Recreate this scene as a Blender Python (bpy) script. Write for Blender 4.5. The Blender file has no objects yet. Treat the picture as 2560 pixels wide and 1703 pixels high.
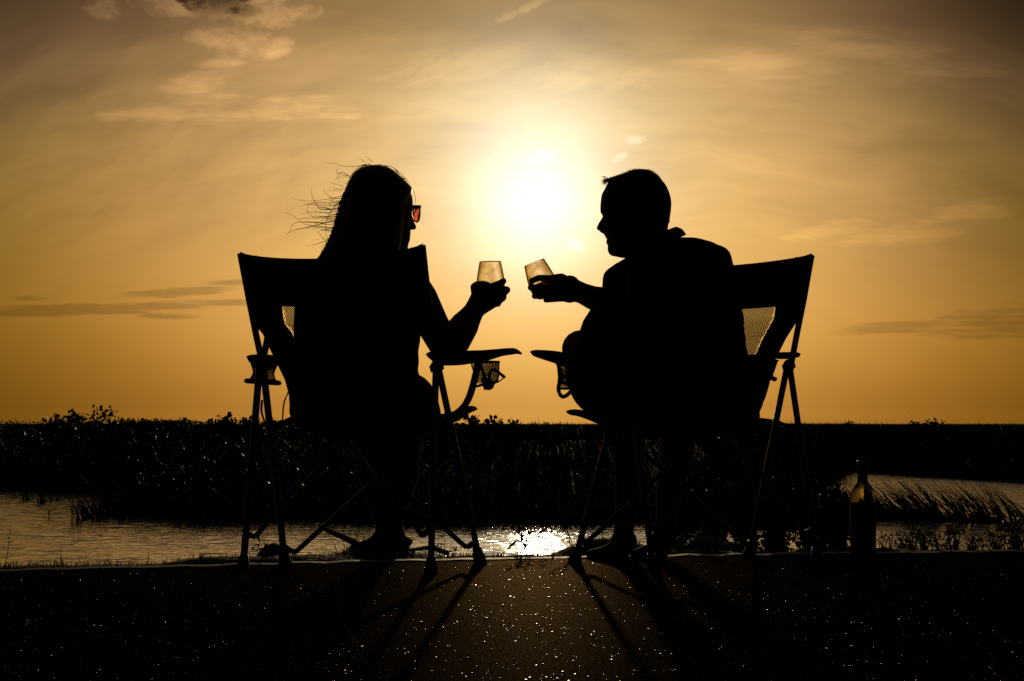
import bpy, math, random
import numpy as np
from mathutils import Vector, Matrix

S = bpy.context.scene
COL = S.collection
RND = random.Random(7)
NPR = np.random.RandomState(11)

# ------------------------------------------------------------------ camera
F = 70.0 / 36.0 * 2560.0          # focal length in photo pixels
HZ = 1060.0                       # image row of the true horizon
CH = 0.413                        # camera height (m)
PITCH = math.atan((HZ - 851.5) / F)
cam_d = bpy.data.cameras.new('camera')
cam_d.lens = 70.0
cam_d.sensor_width = 36.0
cam_d.clip_start = 0.05
cam_d.clip_end = 20000.0
cam = bpy.data.objects.new('camera', cam_d)
COL.objects.link(cam)
cam.location = (0, 0, CH)
cam.rotation_euler = (math.pi / 2 + PITCH, 0, 0)
S.camera = cam

S.render.engine = 'CYCLES'
S.view_settings.view_transform = 'Standard'
S.view_settings.look = 'None'
S.view_settings.gamma = 1.0
S.view_settings.use_curve_mapping = False
S.view_settings.exposure = -2.0
S.cycles.use_denoising = False
S.cycles.max_bounces = 16
S.cycles.transparent_max_bounces = 16
S.cycles.transmission_bounces = 14
S.cycles.sample_clamp_indirect = 6.0

SUN_AZ = math.atan((1340 - 1280) / F)
SUN_EL = math.atan((HZ - 520) / F)
SUN_DIR = Vector((math.sin(SUN_AZ) * math.cos(SUN_EL), math.cos(SUN_AZ) * math.cos(SUN_EL), math.sin(SUN_EL)))


class X:
    """tiny expression wrapper round shader math nodes"""
    nt = None

    def __init__(self, s):
        self.s = s

    @staticmethod
    def m(op, *a):
        n = X.nt.nodes.new('ShaderNodeMath')
        n.operation = op
        for i, v in enumerate(a):
            if isinstance(v, X):
                X.nt.links.new(v.s, n.inputs[i])
            else:
                n.inputs[i].default_value = v
        return X(n.outputs[0])

    def __add__(s, o): return X.m('ADD', s, o)
    def __radd__(s, o): return X.m('ADD', o, s)
    def __sub__(s, o): return X.m('SUBTRACT', s, o)
    def __rsub__(s, o): return X.m('SUBTRACT', o, s)
    def __mul__(s, o): return X.m('MULTIPLY', s, o)
    def __rmul__(s, o): return X.m('MULTIPLY', o, s)
    def __truediv__(s, o): return X.m('DIVIDE', s, o)
    def __rtruediv__(s, o): return X.m('DIVIDE', o, s)
    def pw(s, o): return X.m('POWER', s, o)
    def mx(s, o): return X.m('MAXIMUM', s, o)
    def mn(s, o): return X.m('MINIMUM', s, o)

    def exp(s): return X.m('EXPONENT', s)

    def ss(s, a, b):
        n = X.nt.nodes.new('ShaderNodeMapRange')
        n.interpolation_type = 'SMOOTHSTEP'
        X.nt.links.new(s.s, n.inputs[0])
        n.inputs[1].default_value = a
        n.inputs[2].default_value = b
        return X(n.outputs[0])

    def curve(s, pts):
        """piecewise smooth curve through (x, y) points"""
        x0, x1 = pts[0][0], pts[-1][0]
        ys = [p[1] for p in pts]
        y1 = max(ys)
        n = X.nt.nodes.new('ShaderNodeFloatCurve')
        c = n.mapping.curves[0]
        q = [((p[0] - x0) / (x1 - x0), p[1] / y1) for p in pts]
        c.points[0].location = q[0]
        c.points[1].location = q[-1]
        for p in q[1:-1]:
            c.points.new(*p)
        n.mapping.update()
        X.nt.links.new(((s - x0) / (x1 - x0)).mx(0.0).mn(1.0).s, n.inputs[1])
        return X(n.outputs[0]) * y1


def vec(x, y, z=0.0):
    n = X.nt.nodes.new('ShaderNodeCombineXYZ')
    for i, v in enumerate((x, y, z)):
        if isinstance(v, X):
            X.nt.links.new(v.s, n.inputs[i])
        else:
            n.inputs[i].default_value = v
    return n.outputs[0]


def noise(v, scale, detail=5.0, rough=0.55, dist=0.0):
    n = X.nt.nodes.new('ShaderNodeTexNoise')
    X.nt.links.new(v, n.inputs['Vector'])
    n.inputs['Scale'].default_value = scale
    n.inputs['Detail'].default_value = detail
    n.inputs['Roughness'].default_value = rough
    n.inputs['Distortion'].default_value = dist
    return X(n.outputs[0])


# ------------------------------------------------------------------ sky
world = bpy.data.worlds.new('World')
S.world = world
world.use_nodes = True
nt = world.node_tree
X.nt = nt
bg = nt.nodes['Background']
sky = nt.nodes.new('ShaderNodeTexSky')
sky.sky_type = 'NISHITA'
sky.sun_disc = False
sky.sun_elevation = SUN_EL
sky.sun_rotation = SUN_AZ
sky.air_density = 1.0
sky.dust_density = 2.6
sky.ozone_density = 0.6
tc = nt.nodes.new('ShaderNodeTexCoord')
sp = nt.nodes.new('ShaderNodeSeparateXYZ')
nt.links.new(tc.outputs['Generated'], sp.inputs[0])
dx, dy, dz = X(sp.outputs[0]), X(sp.outputs[1]), X(sp.outputs[2])
K = F / 1000.0
az = X.m('ARCTAN2', dx, dy)
el = X.m('ARCSINE', dz.mx(-1.0).mn(1.0))
u = az * K                        # angle from straight ahead, 1 unit = 11.5 degrees
v = el * K                        # elevation, same unit
dot = (dx * SUN_DIR.x + dy * SUN_DIR.y + dz * SUN_DIR.z).mn(1.0).mx(-1.0)
r = X.m('ARCCOSINE', dot) * K     # angle from the sun

# thin veil and cirrus streaks
cu = u + (noise(vec(u, v, 3.0), 1.3, 3) - 0.5) * 0.5
cv = v + (noise(vec(u, v, 9.0), 1.1, 3) - 0.5) * 0.35 - u * u * -0.10
cir1 = noise(vec(cu * 0.8 - cv * 0.25, cv * 4.2, 0.0), 2.1, 8, 0.58, 0.0)
cir2 = noise(vec(cu * 0.9 + cv * 1.0, cv * 3.0 - cu * 1.6, 7.0), 2.6, 9, 0.62, 0.0)
band = v.ss(0.30, 0.62)
cirrus = (cir1 - 0.5) * (0.16 + 0.60 * band) + (cir2 - 0.5) * 0.52 * band * (1.0 - 0.6 * u.ss(-0.4, 0.4))


def blob(u0, v0, a, b, rot=0.0):
    """soft elliptical region of the sky, 1 at its centre"""
    c, s_ = math.cos(rot), math.sin(rot)
    du, dv = u - u0, v - v0
    p = (du * c + dv * s_) / a
    q = (dv * c - du * s_) / b
    return 1.0 - (p * p + q * q).mn(1.0)


def cxy(x, y):
    return (x - 1280) / 1000.0, (HZ - y) / 1000.0


lump = noise(vec(u * 0.8, v * 1.2, 1.0), 11.0, 10, 0.68, 0.0)
fine = noise(vec(u * 0.8, v * 1.2, 6.0), 24.0, 8, 0.7, 0.0)
lump2 = noise(vec(u * 0.7, v * 1.6, 5.0), 15.0, 9, 0.68, 0.0)
flat2 = noise(vec(u * 0.42, v * 4.6, 8.0), 8.5, 9, 0.64, 0.0)
flat = noise(vec(u * 0.55, v * 3.4, 2.0), 6.5, 9, 0.62, 0.0)


AMP = 3.4


def cloud(items, field, lo, hi):
    t = None
    for (x, y, a, b, rot) in items:
        k = blob(*cxy(x, y), a / 1000.0, b / 1000.0, rot)
        t = k if t is None else t.mx(k)
    return (t * 0.9 + (field - 0.5) * AMP * t.ss(0.0, 0.30)).ss(lo, hi)


c_body = cloud([(600, 25, 190, 62, 0.0), (690, 50, 130, 40, 0.1), (420, 20, 150, 50, 0.0), (265, 40, 70, 45, -0.3)], lump, 0.12, 0.9)
c_core = cloud([(550, 18, 110, 48, 0.05), (470, 5, 70, 30, 0.0), (600, 40, 70, 24, 0.0)], lump, 0.02, 0.85)
c_left = cloud([(235, 38, 45, 26, -0.5)], lump2, 0.3, 1.0)
c_low = cloud([(590, 120, 120, 46, 0.0), (680, 135, 80, 34, 0.2), (530, 110, 80, 36, 0.0)], lump, 0.12, 1.35)
c_mid = cloud([(490, 225, 150, 50, 0.45), (400, 295, 170, 42, 0.10), (620, 280, 330, 55, 0.0)], flat, 0.10, 1.3)
c_puff = cloud([(1360, 397, 70, 26, 0.0), (1590, 352, 48, 17, 0.1), (1555, 393, 40, 15, 0.5), (1440, 612, 36, 17, -0.4)], lump2, 0.35, 1.1)
c_band = cloud([(450, 735, 200, 17, 0.10), (580, 712, 110, 14, 0.05), (170, 782, 300, 20, 0.02), (430, 768, 270, 15, 0.04),
                (90, 756, 60, 10, 0.0), (430, 795, 110, 10, 0.02), (560, 762, 80, 12, 0.0)], flat2, 0.10, 0.85)
c_rband = cloud([(2240, 826, 230, 22, 0.03), (2500, 800, 200, 40, 0.05), (2420, 840, 260, 20, 0.0)], flat2, 0.22, 0.95)
c_rwisp = cloud([(2090, 580, 160, 34, 0.12), (2430, 540, 170, 40, 0.15), (2250, 590, 260, 40, 0.1)], flat, 0.15, 1.3)
c_trail = (cloud([(1310, 30, 130, 13, 0.42)], fine, 0.0, 1.0))
c_rcir = cloud([(2150, 140, 330, 50, -0.15), (1900, 165, 260, 50, -0.05), (2350, 190, 200, 30, -0.1)], flat, 0.15, 1.4)
c_arch = cloud([(1150, 165, 330, 60, 0.1), (1430, 190, 300, 60, -0.1)], cir2, 0.35, 1.2)

lum = 1.0 + cirrus * (1.0 - 0.9 * v.ss(1.3, 2.6)) * (1.0 - 0.7 * X.m('ABSOLUTE', u).ss(2.0, 6.0))
lum = lum * (1.0 + 0.75 * c_body * (0.45 + fine)) * (1.0 + 0.80 * c_low * (0.4 + fine)) * (1.0 + 0.50 * c_mid + 0.30 * c_rwisp + 0.34 * c_trail + 0.30 * c_rcir + 0.18 * c_arch)
lum = lum * (1.0 - 0.95 * c_core * (0.30 + fine * 1.1).mn(1.0)) * (1.0 - 0.35 * c_left) * (1.0 - 0.30 * c_band) * (1.0 - 0.24 * c_rband)
hx = dx * K
au = X.m('ABSOLUTE', hx)
rad = (0.30 + 0.70 / (1.0 + (r / 1.40).pw(4.0))) * (1.0 - 0.72 * r.ss(4.0, 13.0))
elev = v.curve([(-0.2, 1.30), (0.0, 1.20), (0.05, 0.95), (0.12, 0.85), (0.3, 0.93), (0.55, 1.0), (0.85, 0.98), (1.06, 0.62), (1.6, 0.62)])
high = v.ss(1.0, 2.1)
elev = elev * (1.0 - high) + high * 1.1
rad = rad + (1.0 - rad) * high * 0.55 * (1.0 - r.ss(3.0, 9.0))
side = (1.0 - 0.44 * hx.ss(0.5, 1.5) * v.ss(0.08, 0.5) * (1.0 - v.ss(1.0, 3.0)) * (1.0 - hx.ss(1.8, 4.5))) * (1.0 - (0.58 + hx * 0.15).mx(0.0).mn(0.75) * au.ss(0.6, 1.4) * (1.0 - au.ss(1.5, 3.5)) * v.ss(0.6, 1.05) * (1.0 - v.ss(1.05, 2.2)))
mult = lum * rad * elev * side * (1.0 - 0.15 * (0.0 - (r / 0.5).pw(2.0)).exp())
tg = 1.025 - 0.16 * r.ss(0.25, 1.15) - 0.06 * v.ss(0.75, 1.05)
tb = 1.02 - 0.32 * r.ss(0.3, 1.1) * (1.0 - 0.55 * v.ss(0.65, 1.05)) - 0.14 * v.ss(0.75, 1.05) - 0.36 * r.ss(0.8, 1.45) * (1.0 - v.ss(0.30, 0.95))

opp = r.ss(2.2, 6.5)
tg = tg + (0.92 - tg) * opp
tb = tb + (0.80 - tb) * opp

ga = ((u - 0.06) * (u - 0.06) + (v - 0.635) * (v - 0.635) * 0.92)
glow_w = (0.0 - ga / (0.255 * 0.255)).exp()
glow_c = (0.0 - (r / 0.155).pw(2.0)).exp() * 2.0 + (0.0 - (r / 0.26).pw(2.0)).exp() * 0.28
puff = c_puff * (0.0 - r * 1.2).exp() * 1.1
white = glow_c + puff

col_ = nt.nodes.new('ShaderNodeVectorMath')
col_.operation = 'MULTIPLY'
nt.links.new(sky.outputs[0], col_.inputs[0])
nt.links.new(vec(mult, mult * tg, mult * tb), col_.inputs[1])
# the aureole of the sun and the thin bright cloud round it, in the units of the sky
aur = nt.nodes.new('ShaderNodeVectorMath')
aur.operation = 'ADD'
front = dy.ss(0.0, 0.2)
nt.links.new(vec((white * 20.0 + glow_w * 27.0) * front, (white * 19.2 + glow_w * 33.0) * front, (white * 18.6 + glow_w * 32.0) * front), aur.inputs[0])
nt.links.new(col_.outputs[0], aur.inputs[1])
nt.links.new(aur.outputs[0], bg.inputs[0])
bg.inputs[1].default_value = 0.05

# ------------------------------------------------------------------ sun
sun_d = bpy.data.lights.new('sun', 'SUN')
sun_d.energy = 3.5
sun_d.angle = math.radians(0.55)
sun_d.color = (1.0, 0.74, 0.40)
sun = bpy.data.objects.new('sun', sun_d)
COL.objects.link(sun)
sun.location = SUN_DIR * 50
sun.rotation_euler = (-SUN_DIR).to_track_quat('-Z', 'Y').to_euler()


# ------------------------------------------------------------------ helpers
def P(x, y, Y):
    """photo pixel (x, y) at distance Y in front of the camera"""
    a, b = (x - 1280.0) / F, (851.5 - y) / F
    d = Vector((a, math.cos(PITCH) - b * math.sin(PITCH), math.sin(PITCH) + b * math.cos(PITCH)))
    return Vector((0, 0, CH)) + d * (Y / d.y)


def R(px, Y):
    return px * Y / F


def GY(y, z=0.0):
    return F * (CH - z) / (y - HZ)


def link(name, me, mat=None, parent=None, loc=None, smooth=True):
    if isinstance(mat, bpy.types.Material):
        me.materials.clear()
        me.materials.append(mat)
    if smooth:
        me.polygons.foreach_set('use_smooth', [True] * len(me.polygons))
    o = bpy.data.objects.new(name, me)
    COL.objects.link(o)
    if parent is not None:
        o.parent = parent
        o.matrix_parent_inverse = Matrix.Translation(-Vector(parent.location))
    if loc is not None:
        o.location = loc
    return o


def tag(o, label=None, cat=None, group=None, kind=None):
    if label: o['label'] = label
    if cat: o['category'] = cat
    if group: o['group'] = group
    if kind: o['kind'] = kind
    return o


def thing(name, loc, label, cat, group=None):
    o = bpy.data.objects.new(name, None)
    o.empty_display_size = 0.1
    COL.objects.link(o)
    o.location = loc
    return tag(o, label, cat, group)


def frame_of(t, ref=None):
    t = t.normalized()
    up = Vector((0, 0, 1)) if abs(t.z) < 0.92 else Vector((0, 1, 0))
    if ref is not None:
        up = ref
    a = t.cross(up)
    if a.length < 1e-6:
        a = t.cross(Vector((1, 0, 0)))
    a.normalize()
    b = a.cross(t).normalized()
    return a, b


class MB:
    def __init__(s):
        s.v, s.f = [], []

    def ring_strip(s, rings, closed=True, caps=True):
        n = len(rings[0])
        base = len(s.v)
        for rg in rings:
            s.v.extend([tuple(p) for p in rg])
        for i in range(len(rings) - 1):
            for j in range(n if closed else n - 1):
                a = base + i * n + j
                b = base + i * n + (j + 1) % n
                s.f.append((a, b, b + n, a + n))
        if caps and closed:
            for k, rev in ((0, True), (len(rings) - 1, False)):
                c = sum((Vector(p) for p in rings[k]), Vector()) / n
                ci = len(s.v)
                s.v.append(tuple(c))
                for j in range(n):
                    a = base + k * n + j
                    b = base + k * n + (j + 1) % n
                    s.f.append((b, a, ci) if rev else (a, b, ci))

    def tube(s, pts, rad, seg=10, flat=1.0, ref=None):
        pts = [Vector(p) for p in pts]
        if not hasattr(rad, '__len__'):
            rad = [rad] * len(pts)
        rings = []
        for i, p in enumerate(pts):
            t = (pts[min(i + 1, len(pts) - 1)] - pts[max(i - 1, 0)])
            a, b = frame_of(t, ref)
            rings.append([p + a * (rad[i] * math.cos(2 * math.pi * k / seg)) + b * (flat * rad[i] * math.sin(2 * math.pi * k / seg)) for k in range(seg)])
        s.ring_strip(rings)
        return s

    def ball(s, c, rx, ry=None, rz=None, seg=16, rows=10):
        ry = ry or rx
        rz = rz or rx
        c = Vector(c)
        rings = []
        for i in range(rows + 1):
            th = 0.03 + (math.pi - 0.06) * i / rows
            rings.append([c + Vector((rx * math.sin(th) * math.cos(2 * math.pi * k / seg), ry * math.sin(th) * math.sin(2 * math.pi * k / seg), -rz * math.cos(th))) for k in range(seg)])
        s.ring_strip(rings)
        return s

    def limb(s, pts, rad, seg=18):
        """chain of rounded tapered segments: (x, y, z) points with radii"""
        pts = [Vector(p) for p in pts]
        for i in range(len(pts) - 1):
            a, b, ra, rb = pts[i], pts[i + 1], rad[i], rad[i + 1]
            n = 5
            s.tube([a + (b - a) * (k / n) for k in range(n + 1)], [ra + (rb - ra) * k / n for k in range(n + 1)], seg)
        for p, q in zip(pts, rad):
            s.ball(p, q, seg=seg, rows=9)
        return s

    def plimb(s, pp, seg=18):
        """same from photo positions: (x, y, Y, radius in px)"""
        return s.limb([P(a, b, c) for a, b, c, d in pp], [R(d, c) for a, b, c, d in pp], seg)

    def slices(s, rows, n=36, pw=2.0):
        """closed body through horizontal slices (y, x left, x right, Y, half depth)"""
        rings = []
        for (y, xl, xr, Y, dh) in rows:
            c = P((xl + xr) / 2, y, Y)
            a = R((xr - xl) / 2, Y)
            rg = []
            for k in range(n):
                t = 2 * math.pi * k / n
                ct, st = math.cos(t), math.sin(t)
                e = 2.0 / pw
                rg.append(c + Vector((a * math.copysign(abs(ct) ** e, ct), dh * math.copysign(abs(st) ** e, st), 0)))
            rings.append(rg)
        s.ring_strip(rings)
        return s

    def ribbon(s, pts, w, ref):
        """flat strip of half width w (number or list) along pts, width direction ref"""
        pts = [Vector(p) for p in pts]
        base = len(s.v)
        for i, p in enumerate(pts):
            ww = w[i] if hasattr(w, '__len__') else w
            s.v.append(tuple(p - ref * ww))
            s.v.append(tuple(p + ref * ww))
        for i in range(len(pts) - 1):
            a = base + 2 * i
            s.f.append((a, a + 1, a + 3, a + 2))
        return s

    def mesh(s, name='m'):
        me = bpy.data.meshes.new(name)
        me.from_pydata([tuple(p) for p in s.v], [], s.f)
        me.update()
        return me

    def obj(s, name, mat, parent=None, smooth=True):
        return link(name, s.mesh(name), mat, parent, smooth=smooth)


def np_mesh(name, verts, quads):
    """fast mesh of quads or triangles from numpy arrays"""
    me = bpy.data.meshes.new(name)
    nv, nf, k = len(verts), len(quads), quads.shape[1]
    me.vertices.add(nv)
    me.vertices.foreach_set('co', np.ascontiguousarray(verts, dtype=np.float32).ravel())
    me.loops.add(nf * k)
    me.loops.foreach_set('vertex_index', np.ascontiguousarray(quads, dtype=np.int32).ravel())
    me.polygons.add(nf)
    me.polygons.foreach_set('loop_start', np.arange(0, nf * k, k, dtype=np.int32))
    me.update(calc_edges=True)
    me.validate()
    return me


def fuse(mb, voxel, smooth_n=3, factor=0.5, name='m', wrinkle=0.0):
    """melt overlapping closed shapes into one continuous surface"""
    me = mb.mesh('tmp')
    o = bpy.data.objects.new('tmp', me)
    COL.objects.link(o)
    m = o.modifiers.new('r', 'REMESH')
    m.mode = 'VOXEL'
    m.voxel_size = voxel
    if smooth_n:
        q = o.modifiers.new('s', 'SMOOTH')
        q.factor = factor
        q.iterations = smooth_n
    dg = bpy.context.evaluated_depsgraph_get()
    out = bpy.data.meshes.new_from_object(o.evaluated_get(dg))
    out.name = name
    if wrinkle:
        n_ = len(out.vertices)
        co = np.zeros(n_ * 3, np.float32)
        no = np.zeros(n_ * 3, np.float32)
        out.vertices.foreach_get('co', co)
        out.vertices.foreach_get('normal', no)
        co, no = co.reshape(-1, 3), no.reshape(-1, 3)
        x_, y_, z_ = co[:, 0] * 10, co[:, 1] * 10, co[:, 2] * 10
        q = np.sin(z_ * 5.5 + 2.2 * np.sin(x_ * 2.3 + 0.7 * z_) + x_ * 2.5) * 0.6 + np.sin(z_ * 9.0 - x_ * 6.0 + 1.5 * np.sin(y_ * 3)) * 0.3 + np.sin(x_ * 4.3 + z_ * 2.1) * 0.4
        co += no * (q * wrinkle)[:, None].astype(np.float32)
        out.vertices.foreach_set('co', co.ravel())
        out.update()
    bpy.data.objects.remove(o)
    bpy.data.meshes.remove(me)
    return out


def spline(pts, n=8):
    """Catmull-Rom through points of any dimension"""
    pts = [np.array(p, float) for p in pts]
    q = [2 * pts[0] - pts[1]] + pts + [2 * pts[-1] - pts[-2]]
    out = []
    for i in range(1, len(q) - 2):
        a, b, c, d = q[i - 1], q[i], q[i + 1], q[i + 2]
        for k in range(n):
            t = k / n
            out.append(0.5 * ((2 * b) + (c - a) * t + (2 * a - 5 * b + 4 * c - d) * t * t + (3 * b - a - 3 * c + d) * t ** 3))
    out.append(pts[-1])
    return out


# ------------------------------------------------------------------ materials
def mat(name, col, rough=0.6, metal=0.0, spec=0.5, nscale=None, ncol=None, bump=None, bdist=0.002, **kw):
    m = bpy.data.materials.new(name)
    m.use_nodes = True
    t = m.node_tree
    X.nt = t
    b = t.nodes['Principled BSDF']
    b.inputs['Base Color'].default_value = (*col, 1)
    b.inputs['Roughness'].default_value = rough
    b.inputs['Metallic'].default_value = metal
    b.inputs['Specular IOR Level'].default_value = spec
    for k, val in kw.items():
        b.inputs[k.replace('_', ' ')].default_value = val
    if nscale:
        tcx = t.nodes.new('ShaderNodeTexCoord')
        n = noise(tcx.outputs['Object'], nscale, 4)
        if ncol:
            mx = t.nodes.new('ShaderNodeMix')
            mx.data_type = 'RGBA'
            t.links.new(n.ss(0.35, 0.65).s, mx.inputs[0])
            mx.inputs[6].default_value = (*col, 1)
            mx.inputs[7].default_value = (*ncol, 1)
            t.links.new(mx.outputs[2], b.inputs['Base Color'])
        if bump:
            bp = t.nodes.new('ShaderNodeBump')
            bp.inputs['Strength'].default_value = bump
            bp.inputs['Distance'].default_value = bdist
            t.links.new(n.s, bp.inputs['Height'])
            t.links.new(bp.outputs[0], b.inputs['Normal'])
    return m


M_fabric = mat('chair_fabric', (0.012, 0.012, 0.014), 0.95, spec=0.1, nscale=900, ncol=(0.02, 0.02, 0.022), bump=0.3, bdist=0.0005)
M_cord = mat('black_binding', (0.01, 0.01, 0.011), 0.8, spec=0.2, nscale=500, ncol=(0.016, 0.016, 0.016))
M_net = mat('black_net', (0.012, 0.011, 0.01), 0.8, spec=0.2, nscale=300, ncol=(0.02, 0.018, 0.015))
M_steel = mat('powder_coated_steel', (0.018, 0.018, 0.02), 0.28, spec=0.7, nscale=200, ncol=(0.028, 0.028, 0.03))
M_plastic = mat('black_plastic', (0.014, 0.014, 0.015), 0.5, spec=0.4, nscale=150, ncol=(0.02, 0.02, 0.02))
M_print = mat('grey_print', (0.16, 0.16, 0.165), 0.8, spec=0.2, nscale=300, ncol=(0.11, 0.11, 0.115))
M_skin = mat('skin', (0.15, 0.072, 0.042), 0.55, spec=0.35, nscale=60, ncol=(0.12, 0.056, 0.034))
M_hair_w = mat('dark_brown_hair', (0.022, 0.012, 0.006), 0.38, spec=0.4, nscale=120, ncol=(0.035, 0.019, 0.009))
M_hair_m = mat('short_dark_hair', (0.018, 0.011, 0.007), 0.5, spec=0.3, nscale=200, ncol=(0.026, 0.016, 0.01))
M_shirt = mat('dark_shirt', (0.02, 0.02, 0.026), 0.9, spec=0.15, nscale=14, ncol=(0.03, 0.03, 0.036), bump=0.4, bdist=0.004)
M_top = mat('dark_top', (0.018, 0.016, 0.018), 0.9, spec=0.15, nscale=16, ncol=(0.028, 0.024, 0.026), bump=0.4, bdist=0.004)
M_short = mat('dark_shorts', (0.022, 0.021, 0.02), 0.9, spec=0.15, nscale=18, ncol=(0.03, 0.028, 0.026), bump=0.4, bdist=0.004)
M_shoe = mat('dark_shoe', (0.02, 0.018, 0.016), 0.7, spec=0.3, nscale=70, ncol=(0.03, 0.026, 0.022))
M_sole = mat('shoe_sole', (0.03, 0.028, 0.026), 0.7, spec=0.3, nscale=70, ncol=(0.02, 0.02, 0.02))
M_leaf = mat('dark_leaf', (0.03, 0.042, 0.014), 0.5, spec=0.2, nscale=40, ncol=(0.042, 0.055, 0.018))
M_leaf2 = mat('bank_leaf', (0.026, 0.036, 0.013), 0.55, spec=0.25, nscale=60, ncol=(0.05, 0.06, 0.02))
M_stem = mat('woody_stem', (0.04, 0.03, 0.02), 0.7, spec=0.3, nscale=60, ncol=(0.06, 0.045, 0.03))
M_reed = mat('reed_blade', (0.035, 0.036, 0.014), 0.55, spec=0.25, nscale=5, ncol=(0.07, 0.06, 0.025))
M_grass = mat('bank_grass', (0.035, 0.05, 0.016), 0.5, spec=0.35, nscale=20, ncol=(0.06, 0.06, 0.025))
M_rock = mat('bank_rock', (0.06, 0.055, 0.048), 0.85, spec=0.3, nscale=25, ncol=(0.035, 0.032, 0.028), bump=0.8, bdist=0.01)
M_wood = mat('driftwood', (0.07, 0.055, 0.04), 0.8, spec=0.3, nscale=40, ncol=(0.045, 0.035, 0.026), bump=0.6, bdist=0.004)
M_bird = mat('bird_plumage', (0.02, 0.018, 0.016), 0.8, nscale=50, ncol=(0.03, 0.028, 0.025))
M_soil = mat('bank_soil', (0.05, 0.04, 0.028), 0.95, spec=0.2, nscale=12, ncol=(0.03, 0.03, 0.016), bump=0.8, bdist=0.02)
M_marsh = mat('marsh_ground', (0.03, 0.034, 0.016), 0.95, spec=0.1, nscale=1.5, ncol=(0.045, 0.045, 0.02), bump=0.8, bdist=0.1)
M_chip = mat('aggregate_chip', (0.07, 0.062, 0.05), 0.30, spec=0.45, nscale=90, ncol=(0.05, 0.048, 0.045))
M_label = mat('bottle_label', (0.045, 0.04, 0.035), 0.7, spec=0.3, nscale=80, ncol=(0.06, 0.055, 0.05))
M_foil = mat('neck_darkening_foil', (0.03, 0.025, 0.02), 0.35, metal=0.6, nscale=80, ncol=(0.04, 0.03, 0.025))
M_kerb = mat('sunlit_rim_concrete', (0.20, 0.18, 0.15), 0.6, spec=0.3, nscale=40, ncol=(0.24, 0.22, 0.19), bump=0.5, bdist=0.004)  # pale colour imitates sun catching the pavement edge


def glass(name, col, rough=0.0, ior=1.45, col2=None):
    m = bpy.data.materials.new(name)
    m.use_nodes = True
    b = m.node_tree.nodes['Principled BSDF']
    X.nt = m.node_tree
    tcx = m.node_tree.nodes.new('ShaderNodeTexCoord')
    n = noise(tcx.outputs['Object'], 38, 3)
    mx = m.node_tree.nodes.new('ShaderNodeMix')
    mx.data_type = 'RGBA'
    m.node_tree.links.new(n.ss(0.38, 0.64).s, mx.inputs[0])
    mx.inputs[6].default_value = (*col, 1)
    mx.inputs[7].default_value = (*(col2 or [c * 0.8 for c in col]), 1)
    m.node_tree.links.new(mx.outputs[2], b.inputs['Base Color'])
    b.inputs['Roughness'].default_value = rough
    b.inputs['IOR'].default_value = ior
    b.inputs['Transmission Weight'].default_value = 1.0
    return m


M_glass = glass('clear_glass', (0.97, 0.94, 0.84), 0.0, 1.45, (0.70, 0.63, 0.45))
M_wine = glass('red_wine', (0.22, 0.03, 0.02), 0.0, 1.34)
M_amber = glass('amber_bottle_glass', (1.0, 0.76, 0.24), 0.0, 1.18)
M_lens = glass('red_tinted_lens', (0.85, 0.16, 0.08), 0.0, 1.05)

# pavement: asphalt with fine aggregate
M_pave = bpy.data.materials.new('asphalt')
M_pave.use_nodes = True
X.nt = t_ = M_pave.node_tree
b_ = t_.nodes['Principled BSDF']
tcp = t_.nodes.new('ShaderNodeTexCoord')
n1 = noise(tcp.outputs['Object'], 160, 4, 0.6)
n2 = noise(tcp.outputs['Object'], 2.2, 5, 0.6)
cr = t_.nodes.new('ShaderNodeMix')
cr.data_type = 'RGBA'
t_.links.new((n1 * 0.7 + n2 * 0.3).ss(0.3, 0.7).s, cr.inputs[0])
cr.inputs[6].default_value = (0.022, 0.020, 0.018, 1)
cr.inputs[7].default_value = (0.060, 0.054, 0.046, 1)
t_.links.new(cr.outputs[2], b_.inputs['Base Color'])
t_.nodes.remove(b_)
df_ = t_.nodes.new('ShaderNodeBsdfDiffuse')
df_.inputs['Roughness'].default_value = 1.0
t_.links.new(cr.outputs[2], df_.inputs['Color'])
gs_ = t_.nodes.new('ShaderNodeBsdfGlossy')
gs_.inputs['Roughness'].default_value = 0.42
gs_.inputs['Color'].default_value = (0.95, 0.70, 0.40, 1)
mx_ = t_.nodes.new('ShaderNodeMixShader')
lw_ = t_.nodes.new('ShaderNodeLayerWeight')
t_.links.new((X(lw_.outputs['Facing']).pw(26.0) * (0.020 + 0.118 * n1.ss(0.42, 0.72))).s, mx_.inputs[0])
t_.links.new(df_.outputs[0], mx_.inputs[1])
t_.links.new(gs_.outputs[0], mx_.inputs[2])
t_.links.new(mx_.outputs[0], t_.nodes['Material Output'].inputs[0])
bp_ = t_.nodes.new('ShaderNodeBump')
bp_.inputs['Strength'].default_value = 1.0
bp_.inputs['Distance'].default_value = 0.0012
t_.links.new((n1 + n2 * 0.6).s, bp_.inputs['Height'])
t_.links.new(bp_.outputs[0], df_.inputs['Normal'])
t_.links.new(bp_.outputs[0], gs_.inputs['Normal'])

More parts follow.
